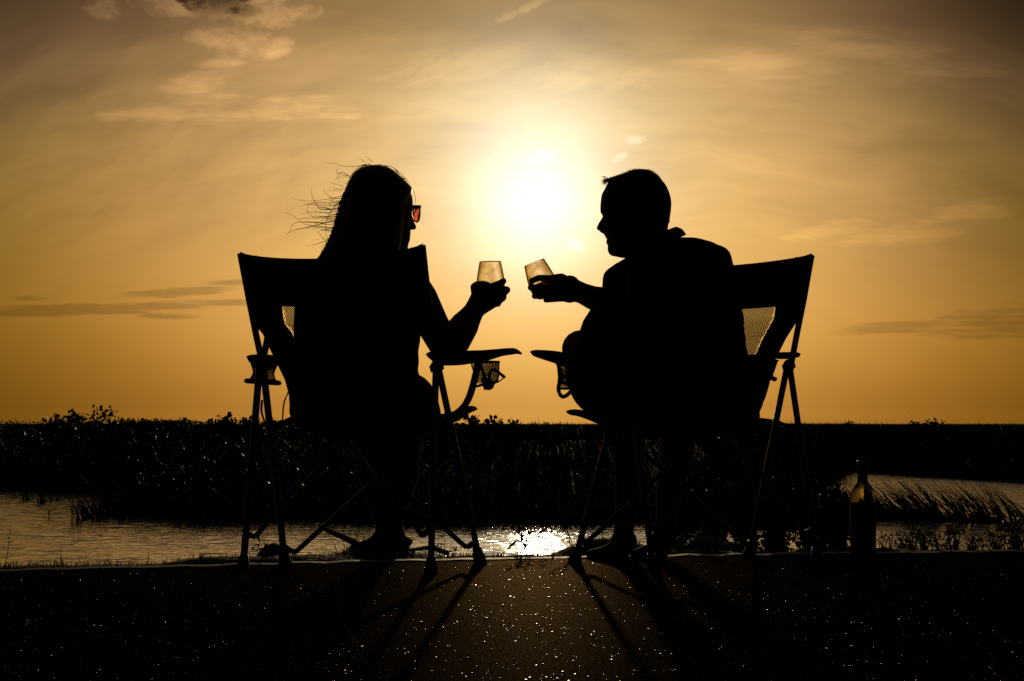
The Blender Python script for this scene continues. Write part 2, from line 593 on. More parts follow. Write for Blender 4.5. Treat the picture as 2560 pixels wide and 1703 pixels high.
# water
M_water = bpy.data.materials.new('lake_water')
M_water.use_nodes = True
X.nt = t_ = M_water.node_tree
b_ = t_.nodes['Principled BSDF']
b_.inputs['Base Color'].default_value = (0.012, 0.012, 0.009, 1)
b_.inputs['Roughness'].default_value = 0.09
b_.inputs['IOR'].default_value = 1.65
b_.inputs['Specular IOR Level'].default_value = 0.5
tcp = t_.nodes.new('ShaderNodeTexCoord')
sw = t_.nodes.new('ShaderNodeSeparateXYZ')
t_.links.new(tcp.outputs['Object'], sw.inputs[0])
wx, wy = X(sw.outputs[0]), X(sw.outputs[1])
w1 = noise(vec(wx * 1.0, wy * 1.0, 0.0), 9.0, 3, 0.55, 0.4)
w2 = noise(vec(wx * 1.2 + wy * 0.30, wy * 1.05, 4.0), 2.7, 1.5, 0.5, 0.4)
bp_ = t_.nodes.new('ShaderNodeBump')
bp_.inputs['Strength'].default_value = 1.0
bp_.inputs['Distance'].default_value = 0.034
t_.links.new((w1 * 0.20 + w2 * 0.55 + (1.0 - X.m('ABSOLUTE', w2 * 2.0 - 1.0)) * 0.45).s, bp_.inputs['Height'])
t_.links.new(bp_.outputs[0], b_.inputs['Normal'])
# sky mirrored by the ripple faces, and a rougher lobe for capillary ripples too fine to resolve
ga_ = t_.nodes.new('ShaderNodeBsdfGlossy')
ga_.inputs['Color'].default_value = (0.95, 0.95, 0.95, 1)
ga_.inputs['Roughness'].default_value = 0.06
c_ = t_.nodes.new('ShaderNodeBsdfGlossy')
c_.inputs['Color'].default_value = (0.95, 0.95, 0.95, 1)
c_.inputs['Roughness'].default_value = 0.80
mxa = t_.nodes.new('ShaderNodeMixShader')
mxa.inputs[0].default_value = 0.22
mxw = t_.nodes.new('ShaderNodeMixShader')
fr_ = t_.nodes.new('ShaderNodeFresnel')
fr_.inputs['IOR'].default_value = 1.5
t_.links.new((X(fr_.outputs[0]) * 1.5 + 0.22).mn(1.0).s, mxw.inputs[0])
for n_ in (ga_, c_):
    t_.links.new(bp_.outputs[0], n_.inputs['Normal'])
t_.links.new(ga_.outputs[0], mxa.inputs[1])
t_.links.new(c_.outputs[0], mxa.inputs[2])
t_.links.new(b_.outputs[0], mxw.inputs[1])
t_.links.new(mxa.outputs[0], mxw.inputs[2])
t_.links.new(mxw.outputs[0], t_.nodes['Material Output'].inputs[0])

# ------------------------------------------------------------------ ground, pavement, water
WZ = -0.60
EDGE = [(-40, 2.2), (-12, 3.4), (-6, 4.55), (-3, 5.22), (-1.448, 5.63), (-0.847, 5.857), (-0.391, 6.03), (0.099, 6.16), (0.458, 6.26), (1.054, 6.39), (1.668, 6.49), (3, 6.66), (6, 6.95), (12, 7.4), (40, 9.0)]
EX = np.array([e[0] for e in EDGE])
EY = np.array([e[1] for e in EDGE])


def edge_y(x):
    return float(np.interp(x, EX, EY))


xs = np.concatenate([np.linspace(-40, -3, 20)[:-1], np.linspace(-3, 3, 121), np.linspace(3, 40, 20)[1:]])
es = np.array([edge_y(x) for x in xs])
es = es + 0.004 * np.sin(xs * 9.0) * np.exp(-(xs / 3) ** 2)

mb = MB()
rows_t = np.linspace(0, 1, 40)
for i, x in enumerate(xs):
    for t in rows_t:
        y = -30 + (es[i] - 0.05 + 30) * t
        mb.v.append((x, y, 0.0))
nr = len(rows_t)
for i in range(len(xs) - 1):
    for j in range(nr - 1):
        a = i * nr + j
        mb.f.append((a, a + nr, a + nr + 1, a + 1))
tag(mb.obj('pavement', M_pave), kind='structure')

mb = MB()                          # pavement edge, coloured pale to stand for its sunlit rim
prof = [(-0.05, -0.004), (-0.05, 0.003), (-0.012, 0.005), (-0.003, 0.002), (0.0, -0.006), (0.0, -0.10), (-0.05, -0.10)]
rings = []
for i, x in enumerate(xs):
    k = 0.0025 * math.sin(x * 37) + 0.002 * math.sin(x * 83) - 0.004 * max(0.0, math.sin(x * 11.3 + math.sin(x * 29)) - 0.55)
    rings.append([(x, es[i] + p[0] + k, p[1] + 0.5 * k) for p in prof])
mb.ring_strip(rings)
tag(mb.obj('sunlit_kerb_strip', M_kerb, smooth=False), kind='structure')


def hnoise(x, y, s=1.0, seed=0):
    return (np.sin(x * 3.1 * s + seed) * np.cos(y * 2.7 * s + seed * 1.7) + 0.5 * np.sin(x * 7.3 * s + y * 5.1 * s + seed * 2.3) + 0.25 * np.sin(x * 17.1 * s - y * 13.7 * s + seed)) / 1.75


def bank_z(x, d):
    x = np.asarray(x, float)
    d = np.asarray(d, float)
    z = -0.012 - 0.15 * np.maximum(d - 0.1, 0)
    z = z + 0.030 * np.exp(-((d - 0.24) / 0.14) ** 2) * (0.75 + 0.6 * hnoise(x * 1.3, d, 1.0, 1))
    z = z + 0.012 * np.exp(-((d - 0.24) / 0.14) ** 2) * np.exp(-((x + 1.05) / 0.35) ** 2)
    # hump under the woman's feet, low mounds further along
    z = z + 0.085 * np.exp(-((x + 0.44) / 0.20) ** 2 - ((d - 0.50) / 0.20) ** 2)
    z = z + 0.075 * np.exp(-((x - 0.30) / 0.16) ** 2 - ((d - 0.35) / 0.22) ** 2)
    z = z + 0.010 * hnoise(x * 3, d * 3, 1.0, 5)
    return np.minimum(z, 0.2)


ds = np.concatenate([np.linspace(0.0, 1.2, 40), np.linspace(1.3, 6.5, 20)])
mb = MB()
for i, x in enumerate(xs):
    zz = bank_z(np.full(len(ds), x), ds)
    zz[0] = -0.09
    for d, z in zip(ds, zz):
        mb.v.append((x, es[i] + 0.001 + d, z))
nr = len(ds)
for i in range(len(xs) - 1):
    for j in range(nr - 1):
        a = i * nr + j
        mb.f.append((a, a + nr, a + nr + 1, a + 1))
tag(mb.obj('bank_ground', M_soil), kind='structure')

mb = MB()
mb.v = [(-400, 4, WZ), (400, 4, WZ), (400, 400, WZ), (-400, 400, WZ)]
mb.f = [(0, 1, 2, 3)]
tag(mb.obj('water', M_water, smooth=False), kind='structure')
mb = MB()
mb.v = [(-6000, -200, -1.6), (6000, -200, -1.6), (6000, 9000, -1.6), (-6000, 9000, -1.6)]
mb.f = [(0, 1, 2, 3)]
tag(mb.obj('lake_bed', M_soil, smooth=False), kind='structure')

# far shore: front edge of the marsh, from photo positions on the water line
SH = [(-3000, 1215), (-600, 1222), (0, 1224), (150, 1228), (300, 1240), (380, 1280), (480, 1298), (620, 1308), (900, 1310), (1280, 1312), (1600, 1314), (1850, 1312), (1960, 1270), (2020, 1205), (2080, 1176), (2200, 1184), (2400, 1196), (2560, 1206), (3200, 1220), (5600, 1235)]
WH = CH - WZ


def shore_pt(x, y):
    Y = F * WH / (y - HZ)
    return ((x - 1280) / F * Y, Y)


SHP = [shore_pt(a, b) for a, b in SH]
SHX = np.array([p[0] for p in SHP])
SHY = np.array([p[1] for p in SHP])


def resample(poly, step):
    out = [np.array(poly[0])]
    for a, b in zip(poly[:-1], poly[1:]):
        a, b = np.array(a), np.array(b)
        n = max(1, int(np.linalg.norm(b - a) / step))
        for k in range(1, n + 1):
            out.append(a + (b - a) * k / n)
    return np.array(out)


shore = resample(SHP, 0.35)
shore[:, 1] += 0.35 * np.sin(shore[:, 0] * 2.1) + 0.30 * np.sin(shore[:, 0] * 5.3 + 1.0) + 0.22 * np.sin(shore[:, 0] * 11.7)
mb = MB()
prof = [(-0.3, -1.0), (0.1, WZ + 0.03), (1.0, WZ + 0.08), (3.0, WZ + 0.20), (6.0, WZ + 0.40), (10.0, WZ + 0.64), (15.0, WZ + 0.80), (25, WZ + 0.86), (60, WZ + 0.88), (500, WZ + 0.91), (8000, WZ + 0.93)]
for p in shore:
    for q in prof:
        spread = 1.0 + q[0] / 30.0
        mb.v.append((p[0] * spread, p[1] + q[0], q[1]))
nr = len(prof)
for i in range(len(shore) - 1):
    for j in range(nr - 1):
        a = i * nr + j
        mb.f.append((a, a + nr, a + nr + 1, a + 1))
tag(mb.obj('marsh_land', M_marsh), kind='structure')


# ------------------------------------------------------------------ blades (reeds, grass) in bulk
def blades(name, base, height, width, lean, curve, mat_, seg=4, kind='stuff', parent=None, tip=0.15):
    """base (n,3), height (n), width (n), lean (n,2) horizontal shift of the tip"""
    n = len(base)
    ang = NPR.rand(n) * math.pi
    side = np.stack([np.cos(ang), np.sin(ang) * 0.6, np.zeros(n)], 1)
    V = np.zeros((n, seg + 1, 2, 3), np.float32)
    for k in range(seg + 1):
        t = k / seg
        c = base.copy()
        c[:, 2] += height * (t - curve * t * t * 0.5)
        c[:, 0] += lean[:, 0] * t ** 1.6
        c[:, 1] += lean[:, 1] * t ** 1.6
        w = width * (1 - (1 - tip) * t ** 1.5) * 0.5
        V[:, k, 0] = c - side * w[:, None]
        V[:, k, 1] = c + side * w[:, None]
    idx = np.arange(n)[:, None] * (2 * (seg + 1))
    Q = []
    for k in range(seg):
        a = 2 * k
        Q.append(np.stack([idx[:, 0] + a, idx[:, 0] + a + 1, idx[:, 0] + a + 3, idx[:, 0] + a + 2], 1))
    Q = np.stack(Q, 1).reshape(-1, 4)
    me = np_mesh(name, V.reshape(-1, 3), Q)
    o = link(name, me, mat_, parent, smooth=True)
    if kind:
        tag(o, kind=kind)
    return o


def leaf_cloud_mesh(name, centers, size, aspect=0.5, droop=0.3):
    """many small pointed leaves (two triangles folded on a midrib) at centers (n,3)"""
    n = len(centers)
    d = NPR.randn(n, 3)
    d[:, 2] += 0.4
    d /= np.linalg.norm(d, axis=1)[:, None]
    q = NPR.randn(n, 3)
    s_ = np.cross(d, q)
    s_ /= np.linalg.norm(s_, axis=1)[:, None]
    nn = np.cross(d, s_)
    L = (size * (0.7 + 0.6 * NPR.rand(n)))[:, None]
    V = np.zeros((n, 4, 3), np.float32)
    V[:, 0] = centers
    V[:, 1] = centers + d * L * 0.5 + s_ * L * aspect * 0.5 + nn * L * 0.08
    V[:, 2] = centers + d * L
    V[:, 3] = centers + d * L * 0.5 - s_ * L * aspect * 0.5 + nn * L * 0.08
    b = np.arange(n)[:, None] * 4
    T = np.concatenate([np.concatenate([b, b + 1, b + 2], 1), np.concatenate([b, b + 2, b + 3], 1)], 0)
    return np_mesh(name, V.reshape(-1, 3), T)


# reed bed in front of and on the marsh
sel = (shore[:, 0] > -19) & (shore[:, 0] < 20)
ss_ = shore[sel]
NRB = 98000
pick = NPR.randint(0, len(ss_), NRB)
dep = NPR.rand(NRB) ** 1.5 * 17.0
base = np.zeros((NRB, 3))
base[:, 0] = ss_[pick, 0] * (1 + dep / 30) + NPR.randn(NRB) * 0.18
base[:, 1] = ss_[pick, 1] + dep - 0.15
base[:, 2] = np.interp(dep, [q[0] for q in prof], [q[1] for q in prof]) - 0.05
base[:, 2] = np.maximum(base[:, 2], WZ - 0.1)
cap = np.interp(dep, [0, 1, 3, 6, 10, 14, 17], [0.20, 0.26, 0.32, 0.34, 0.34, 0.30, 0.26]) + 0.05
h = cap * (0.65 + 0.5 * NPR.rand(NRB)) + 0.03 * hnoise(base[:, 0], base[:, 1], 0.8, 2)
topmax = CH + 0.01 + 0.035 * hnoise(base[:, 0] * 0.6, base[:, 1] * 0.6, 0.8, 2) + NPR.randn(NRB) * 0.03
tall = NPR.rand(NRB) < 0.012
topmax[tall] += NPR.rand(tall.sum()) * 0.16
h = np.minimum(h, topmax - base[:, 2])
h = np.where(tall & (dep > 9), topmax - base[:, 2], h)
h = np.maximum(h, 0.08)
lean = np.stack([-0.08 + NPR.randn(NRB) * 0.08, NPR.randn(NRB) * 0.06], 1)
blades('reed_bed', base, h, 0.014 + 0.012 * NPR.rand(NRB), lean, 0.15, M_reed)

# far reed tops, out to the horizon
nfar = 16000
yy = 30 + 170 * NPR.rand(nfar) ** 1.5
base = np.stack([(NPR.rand(nfar) - 0.5) * 0.62 * yy, yy, np.full(nfar, CH - 0.25)], 1)
base[:, 1] += np.interp(base[:, 0], SHX, SHY) - 20
h = 0.22 + 0.06 * hnoise(base[:, 0] * 0.3, base[:, 1] * 0.1, 1.0, 4) + 0.05 * NPR.rand(nfar)
blades('far_reed_bed', base, h, 0.03 + 0.05 * NPR.rand(nfar), np.stack([-0.05 + 0.08 * NPR.randn(nfar), 0.03 * NPR.randn(nfar)], 1), 0.1, M_reed, seg=2)

# leafy thicket over the left shore and along the water's edge: glossy leaves that glint
def thicket(name, x0, x1, n, size, hgt, dmax):
    k = (shore[:, 0] > x0) & (shore[:, 0] < x1)
    pts = shore[k]
    i = NPR.randint(0, len(pts), n)
    d = NPR.rand(n) ** 1.1 * dmax
    c = np.zeros((n, 3))
    c[:, 0] = pts[i, 0] * (1 + d / 30) + NPR.randn(n) * 0.15
    c[:, 1] = pts[i, 1] + d - 0.1
    g = np.interp(d, [q[0] for q in prof], [q[1] for q in prof])
    c[:, 2] = g + 0.04 + hgt * NPR.rand(n) ** 0.7 * (0.75 + 0.45 * hnoise(c[:, 0] * 0.8, c[:, 1] * 0.8, 1.5, 6))
    c[:, 2] = np.minimum(c[:, 2], CH + 0.02 + 0.03 * NPR.randn(n))
    tag(link(name, leaf_cloud_mesh(name, c, np.full(n, size), 0.55), M_leaf, smooth=False), kind='stuff')


thicket('shore_thicket', -9.0, -1.2, 30000, 0.055, 0.38, 15.0)
thicket('low_shore_thicket', -1.2, 4.5, 12000, 0.05, 0.25, 12.0)


# ------------------------------------------------------------------ shrubs and trees on the far shore
def far_bush(px, py_top, w_px, Y, label, n=260, leaf=0.075, tall=False):
    top = P(px, py_top, Y)
    t = thing('bush', (top.x, Y, CH - 0.35), label, 'bush', 'bushes rising above the far reeds')
    mb = MB()
    w = R(w_px, Y) / 2
    hgt = top.z - (CH - 0.2)
    cents = []
    for k in range(9):
        a = RND.uniform(-1, 1)
        tip = Vector((top.x + a * w * 0.8, Y + RND.uniform(-0.2, 0.2), CH - 0.2 + hgt * (1 - 0.55 * abs(a) ** 1.2) * RND.uniform(0.75, 0.98)))
        b0 = Vector((top.x + a * w * 0.3, Y, CH - 0.4))
        mb.tube([b0, (b0 + tip) / 2 + Vector((RND.uniform(-.03, .03), 0, 0.02)), tip], [0.012, 0.008, 0.003], 5)
        for q in range(n // 9):
            s_ = RND.random() ** 0.6
            p = b0 + (tip - b0) * s_
            rr = 0.17 * w + 0.02
            cents.append((p.x + RND.gauss(0, rr), p.y + RND.gauss(0, rr), min(p.z + RND.gauss(0, rr * 0.7), top.z - 0.02)))
    mb.obj('stem', M_stem, t)
    cents = np.array(cents)
    tag(link('foliage', leaf_cloud_mesh('foliage', cents, np.full(len(cents), leaf), 0.7), M_leaf, t, smooth=False), kind='stuff')
    return t


for args in [
    (140, 1038, 90, 36, 'low rounded bush left of the two tallest bushes on the left shore'),
    (190, 1026, 80, 36, 'dense round topped bush second from left on the skyline'),
    (257, 1017, 90, 36, 'tallest open bush on the left skyline with a thin leader shoot'),
    (315, 1048, 70, 35, 'small flat bush just right of the tallest left bush'),
    (375, 1050, 80, 35, 'low wide bush in the middle of the left skyline'),
    (455, 1050, 80, 34, 'low uneven bush between the left skyline and the woman chair'),
    (567, 1034, 90, 33, 'round bush with bare twigs beside the left chair legs'),
    (620, 1048, 40, 33, 'small bush right behind the left chair hub'),
    (1172, 1042, 80, 33, 'leafy bush behind the left chair front corner'),
    (1238, 1044, 50, 33, 'thin feathery bush between the two chairs'),
    (1285, 1054, 40, 33, 'tiny low bush at the middle of the skyline'),
    (2124, 1055, 30, 90, 'small dark bump of a bush on the right horizon'),
    (2285, 1050, 40, 60, 'small round bush under the flying bird'),
    (2325, 1050, 60, 60, 'loose open bush right of the one under the bird'),
]:
    Yb = args[3]
    far_bush(*args, n=int(120 + args[2] * 2.4), leaf=0.085 if Yb < 40 else 0.11)


def reed_clump(px, py_base, top_dx, top_dy, n, spread, Y, label, group, name='reed_clump', wd=0.012):
    b0 = P(px, py_base, Y)
    t = thing(name, (b0.x, Y, WZ), label, 'reeds', group)
    base = np.stack([b0.x + NPR.randn(n) * R(spread, Y), Y + NPR.randn(n) * 0.15, np.full(n, WZ - 0.05)], 1)
    h = R(abs(top_dy), Y) * (0.55 + 0.5 * NPR.rand(n))
    lean = np.stack([R(top_dx, Y) * (0.7 + 0.5 * NPR.rand(n)) + NPR.randn(n) * 0.06, NPR.randn(n) * 0.08], 1)
    o = blades('stalk', base, h, wd * (0.7 + 0.8 * NPR.rand(n)), lean, 0.1, M_reed, parent=t)
    return t


gl = 'reed clumps standing in the left water'
for px, by, dx, dy, n, sp_, lab in [
    (36, 1244, -5, 40, 16, 6, 'thin reed clump at the far left water edge'),
    (67, 1249, -3, 45, 40, 4, 'narrow dark reed clump second from the left edge'),
    (105, 1257, -3, 50, 46, 4, 'tall narrow reed clump with a long reflection near left'),
    (140, 1252, -3, 45, 22, 5, 'sparse reed clump left of the leaning stalks'),
    (197, 1300, -18, 85, 26, 7, 'open leaning stalks standing furthest out in the left water'),
    (222, 1292, -20, 80, 60, 7, 'thick leaning reed clump second in the left group'),
    (240, 1296, -6, 80, 40, 7, 'upright reed clump in the middle of the left group'),
    (262, 1292, -6, 80, 60, 6, 'dense reed clump right of middle in the left group'),
    (290, 1292, -10, 85, 70, 10, 'wide reed clump touching the left thicket'),
    (320, 1297, -8, 70, 40, 10, 'ragged reed clump at the corner of the left thicket'),
    (440, 1318, 18, 40, 18, 12, 'crossed bent stalks low on the water left of the chair'),
    (500, 1316, 10, 50, 40, 18, 'drooping reed tuft on the shore just left of the chair'),
]:
    reed_clump(px, by, dx, -dy, n, sp_, F * WH / (by - HZ), lab, gl)

gr = 'leaning reed clumps on the right water'
for px, by, dx, dy, n, sp_, lab in [
    (2130, 1290, -60, 110, 100, 26, 'dense leaning reeds left of and behind the bottle'),
    (2215, 1294, -70, 108, 100, 22, 'dense dark reeds leaning over just right of the bottle'),
    (2290, 1300, -80, 118, 95, 18, 'leaning reed clump with small gaps right of the bottle'),
    (2350, 1303, -84, 124, 72, 13, 'broad leaning reed clump in the middle of the right water'),
    (2410, 1305, -86, 126, 66, 12, 'leaning reed clump with open water on both sides'),
    (2462, 1306, -80, 130, 56, 9, 'narrow tall leaning reed clump near the right edge'),
    (2502, 1306, -66, 128, 46, 9, 'last dark leaning reed clump before the right edge'),
    (2545, 1300, -100, 112, 34, 22, 'sparse arching reeds at the right picture edge'),
]:
    reed_clump(px, by, dx, -dy, n, sp_, F * WH / (by - HZ), lab, gr, wd=0.017)
# the low mud bar they grow from
mb = MB()
c0 = P(2150, 1296, F * WH / 236)
rings = []
for k in range(24):
    tt = k / 23
    p = P(2010 + 470 * tt, 1292 + 8 * tt, F * WH / (232 + 12 * tt))
    wz_ = 0.02 + 0.10 * math.sin(math.pi * min(1, tt * 1.2 + 0.02)) * (1 - tt) + 0.03 * abs(math.sin(tt * 21))
    rings.append([(p.x, p.y - 0.5, WZ - 0.05), (p.x, p.y - 0.1, WZ + wz_), (p.x, p.y + 0.5, WZ + wz_ * 1.5), (p.x, p.y + 1.1, WZ - 0.05)])
mb.ring_strip(rings)
tag(mb.obj('mud_bar', M_soil), kind='structure')
# leaning undergrowth filling that bar
n = 600
tt = NPR.rand(n) ** 1.6
base = np.stack([0 * tt, 0 * tt, np.full(n, WZ)], 1)
for i in range(n):
    p = P(1960 + 420 * tt[i], 1296, F * WH / (234 + 8 * tt[i]))
    base[i] = (p.x, p.y + RND.uniform(-0.4, 0.8), WZ)
blades('bar_reeds', base, 0.10 + 0.18 * NPR.rand(n) * (1 - 0.6 * tt), np.full(n, 0.014), np.stack([-0.15 - 0.2 * NPR.rand(n), 0.1 * NPR.randn(n)], 1), 0.2, M_reed)


# ------------------------------------------------------------------ bank grass and plants
n = 9000
gx = NPR.uniform(-2.4, 2.6, n)
gd = 0.02 + NPR.rand(n) ** 1.2 * 0.55
base = np.stack([gx, np.interp(gx, xs, es) + gd, bank_z(gx, gd) - 0.004], 1)
h = (0.008 + 0.018 * NPR.rand(n)) * (1 + 0.5 * hnoise(gx * 2, gd, 1, 3))
big = NPR.rand(n) < 0.02
h[big] *= 2.2
blades('bank_grass', base, h, 0.002 + 0.002 * NPR.rand(n), np.stack([NPR.randn(n) * 0.006, NPR.randn(n) * 0.006], 1), 0.2, M_grass, seg=3)


def leaf_mesh(length, width, fold=0.15, bend=0.2):
    mb = MB()
    prof_ = [(0, 0.05), (0.25, 0.75), (0.5, 1.0), (0.75, 0.7), (1, 0.02)]
    for t, w in prof_:
        z = -bend * length * t * t
        mb.v += [(t * length, -w * width / 2, z + fold * w * width / 2), (t * length, 0, z), (t * length, w * width / 2, z + fold * w * width / 2)]
    for i in range(len(prof_) - 1):
        a = 3 * i
        mb.f += [(a, a + 1, a + 4, a + 3), (a + 1, a + 2, a + 5, a + 4)]
    me = mb.mesh('leaf')
    me.materials.append(M_leaf2)
    return me


LEAVES = {}


def leaf_obj(parent, p, direction, length, width, roll):
    key = (round(length, 3), round(width, 3))
    if key not in LEAVES:
        LEAVES[key] = leaf_mesh(*key)
    o = bpy.data.objects.new('leaf', LEAVES[key])
    COL.objects.link(o)
    q = Vector(direction).to_track_quat('X', 'Z')
    o.parent = parent
    o.rotation_mode = 'QUATERNION'
    from mathutils import Quaternion
    o.rotation_quaternion = q @ Quaternion((1, 0, 0), roll)
    o.location = Vector(p) - parent.location
    return o


def sprig(px, py, Y, stems, leaf_l, leaf_w, label, group=None, name='sprig_plant', step=0.02, cat='plant', rad=0.0014):
    """small plant with separate leaves; stems: lists of photo points from the base up"""
    b0 = P(px, py, Y)
    t = thing(name, b0, label, cat, group)
    mb = MB()
    spots = []
    for st in stems:
        pts = [P(x, y, Y + RND.uniform(-0.015, 0.015)) for x, y in st]
        sm = [Vector(p) for p in spline(pts, 5)]
        mb.tube(sm, [rad * (1 - 0.6 * i / (len(sm) - 1)) for i in range(len(sm))], 5)
        ln = sum((sm[i + 1] - sm[i]).length for i in range(len(sm) - 1))
        acc = 0
        side = 1
        for i in range(len(sm) - 1):
            acc += (sm[i + 1] - sm[i]).length
            if acc > step and i > 1:
                acc = 0
                side = -side
                tdir = (sm[i + 1] - sm[i]).normalized()
                a, b = frame_of(tdir, Vector((0, 1, 0)))
                d = tdir * 0.8 + a * side * RND.uniform(0.5, 1.0) + Vector((0, RND.uniform(-0.5, 0.5), 0))
                spots.append((sm[i], d))
        spots.append((sm[-1], (sm[-1] - sm[-2])))
    mb.obj('stem', M_stem, t)
    for p, d in spots:
        leaf_obj(t, p, d, leaf_l * RND.choice((0.8, 1.0, 1.2)), leaf_w, RND.uniform(-0.8, 0.8))
    return t


sprig(1312, 1368, 6.45, [[(1312, 1372), (1308, 1350), (1297, 1336), (1288, 1326)], [(1312, 1372), (1316, 1348), (1320, 1330), (1318, 1318)], [(1312, 1370), (1326, 1350), (1340, 1338)], [(1310, 1362), (1296, 1352), (1286, 1350)]],
      0.040, 0.011, 'forked seedling with narrow leaves in the bright water between the chairs', step=0.016, rad=0.0026)
sprig(1112, 1386, 6.4, [[(1112, 1388), (1112, 1360), (1110, 1342)], [(1100, 1388), (1096, 1374), (1090, 1366)], [(1120, 1388), (1128, 1372), (1136, 1368)], [(1130, 1388), (1142, 1376), (1150, 1372)], [(1108, 1388), (1104, 1370), (1100, 1360)]],
      0.016, 0.006, 'small bushy plant between the left chair front legs', step=0.009)
sprig(648, 1376, 6.3, [[(668, 1382), (655, 1372), (642, 1366), (632, 1364)], [(662, 1380), (652, 1362), (650, 1356)], [(660, 1384), (646, 1378), (634, 1378)], [(664, 1378), (662, 1364), (668, 1358)]],
      0.024, 0.007, 'leafy sprig against the rock beside the left chair legs', step=0.012)
sprig(10, 1418, 5.75, [[(10, 1420), (18, 1390), (22, 1360), (25, 1330)]], 0.010, 0.005, 'lone thin stalk at the far left bank edge', step=0.012, name='dry_stalk')
sprig(120, 1290, F * WH / 232, [[(121, 1292), (121, 1278), (114, 1270)], [(121, 1284), (128, 1276)], [(122, 1286), (131, 1284)]], 0.06, 0.015, 'small twig poking out of the left water', step=0.05, name='twig', rad=0.006)


def root_z(p):
    return float(bank_z(p.x, p.y - edge_y(p.x))) - 0.01


def twig(pts, Y, label, buds=0, rad=0.0018, group='bare stalks leaning over the bank', grassy=True):
    pp = [P(x, y, Y) for x, y in pts]
    pp[0].z = min(pp[0].z, root_z(pp[0]))
    sm = [Vector(p) for p in spline(pp, 6)]
    t = thing('bank_stalk', sm[0], label, 'stalk', group)
    MB().tube(sm, [rad * (1 - 0.65 * i / (len(sm) - 1)) for i in range(len(sm))], 5).obj('stem', M_stem, t)
    if buds:
        mb = MB()
        for k in range(buds):
            p = sm[int(len(sm) * (0.35 + 0.6 * RND.random())) - 1]
            mb.ball(p + Vector((RND.gauss(0, .004), RND.gauss(0, .004), RND.gauss(0, .004))), 0.003, 0.003, 0.004, 6, 4)
        mb.obj('seed_heads', M_leaf2, t)
    return t


twig([(1440, 1368), (1415, 1320), (1396, 1290), (1370, 1268)], 6.6, 'long bare stalk leaning left of the man chair foot', 10)
twig([(1436, 1362), (1412, 1310), (1380, 1282), (1366, 1270)], 6.7, 'second leaning stalk with seed heads left of the man chair foot', 14)
twig([(1380, 1345), (1376, 1318), (1360, 1300), (1344, 1284)], 6.7, 'short dry stalk in the bright water left of the man chair', 6)
twig([(1440, 1360), (1420, 1352), (1405, 1348)], 6.6, 'low side twig by the man chair foot', 3)


def shrub(px, py, Y, w_px, h_px, label, n_stems=9, leaf_n=420, leaf=0.02, aspect=0.42, group='leafy shrubs on the near bank', lean=0.0, name='bank_shrub', dens=1.0):
    b0 = P(px, py, Y)
    t = thing(name, b0, label, 'shrub', group)
    mb = MB()
    C = []
    for k in range(n_stems):
        a = RND.uniform(-1, 1)
        hh = R(h_px, Y) * RND.uniform(0.55, 1.0) * (1 - 0.25 * abs(a))
        end = b0 + Vector((a * R(w_px, Y) / 2 + lean * hh, RND.uniform(-0.12, 0.12), hh))
        mid = b0 + Vector((a * R(w_px, Y) * 0.2 + RND.uniform(-.02, .02), (end.y - b0.y) * .4, hh * 0.5))
        st = b0 + Vector((a * R(w_px, Y) * 0.12, 0, 0))
        st.z = float(bank_z(st.x, st.y - edge_y(st.x))) - 0.02
        sm = [Vector(p) for p in spline([st, mid, end], 6)]
        mb.tube(sm, [0.0028 * (1 - 0.75 * i / (len(sm) - 1)) for i in range(len(sm))], 5)
        for q in range(int(leaf_n / n_stems)):
            i = RND.uniform(0.12, 1.0)
            p = sm[min(int(i * (len(sm) - 1)), len(sm) - 1)]
            C.append((p.x + RND.gauss(0, 0.011), p.y + RND.gauss(0, 0.011), p.z + RND.gauss(0, 0.008)))
    mb.obj('stem', M_stem, t)
    C = np.array(C)
    tag(link('foliage', leaf_cloud_mesh('foliage', C, np.full(len(C), leaf), aspect), M_leaf2, t, smooth=False), kind='stuff')
    return t


# dark shrubs behind the man's chair and the bottle
for a in [(1700, 1385, 7.6, 120, 190, 'thin shrub seen through the legs of the man chair'),
          (1780, 1385, 7.9, 150, 230, 'tall shrub behind the middle of the man chair legs'),
          (1865, 1385, 7.7, 140, 250, 'tall dark shrub behind the right legs of the man chair'),
          (1945, 1386, 7.5, 140, 250, 'dark shrub just right of the man chair'),
          (2030, 1386, 7.4, 150, 220, 'dense dark shrub between the man chair and the bottle'),
          (2085, 1386, 7.3, 110, 190, 'dark shrub directly left of the wine bottle')]:
    shrub(*a[:5], a[5], n_stems=22, leaf_n=1500, leaf=0.030, aspect=0.5)
for a in [(2222, 1384, 6.9, 50, 60, 'small sprig shrub right beside the bottle', 6, 70),
          (2258, 1384, 6.9, 70, 50, 'low leafy clump second right of the bottle', 8, 170),
          (2300, 1384, 6.9, 90, 85, 'densest leafy shrub right of the bottle', 12, 420),
          (2345, 1384, 6.85, 60, 50, 'low leafy clump right of the densest shrub', 7, 150),
          (2385, 1382, 6.85, 70, 92, 'upright spiky leaved shrub in the right foreground', 9, 260),
          (2440, 1382, 6.8, 70, 55, 'low tangle of leaves right of the spiky shrub', 8, 150),
          (2490, 1381, 6.8, 70, 70, 'open leafy shrub near the right edge', 8, 190),
          (2548, 1380, 6.75, 100, 120, 'large leafy shrub cut by the right picture edge', 14, 520)]:
    shrub(*a[:5], a[5], n_stems=a[6], leaf_n=int(a[7] * 0.62), leaf=0.024, aspect=0.26)
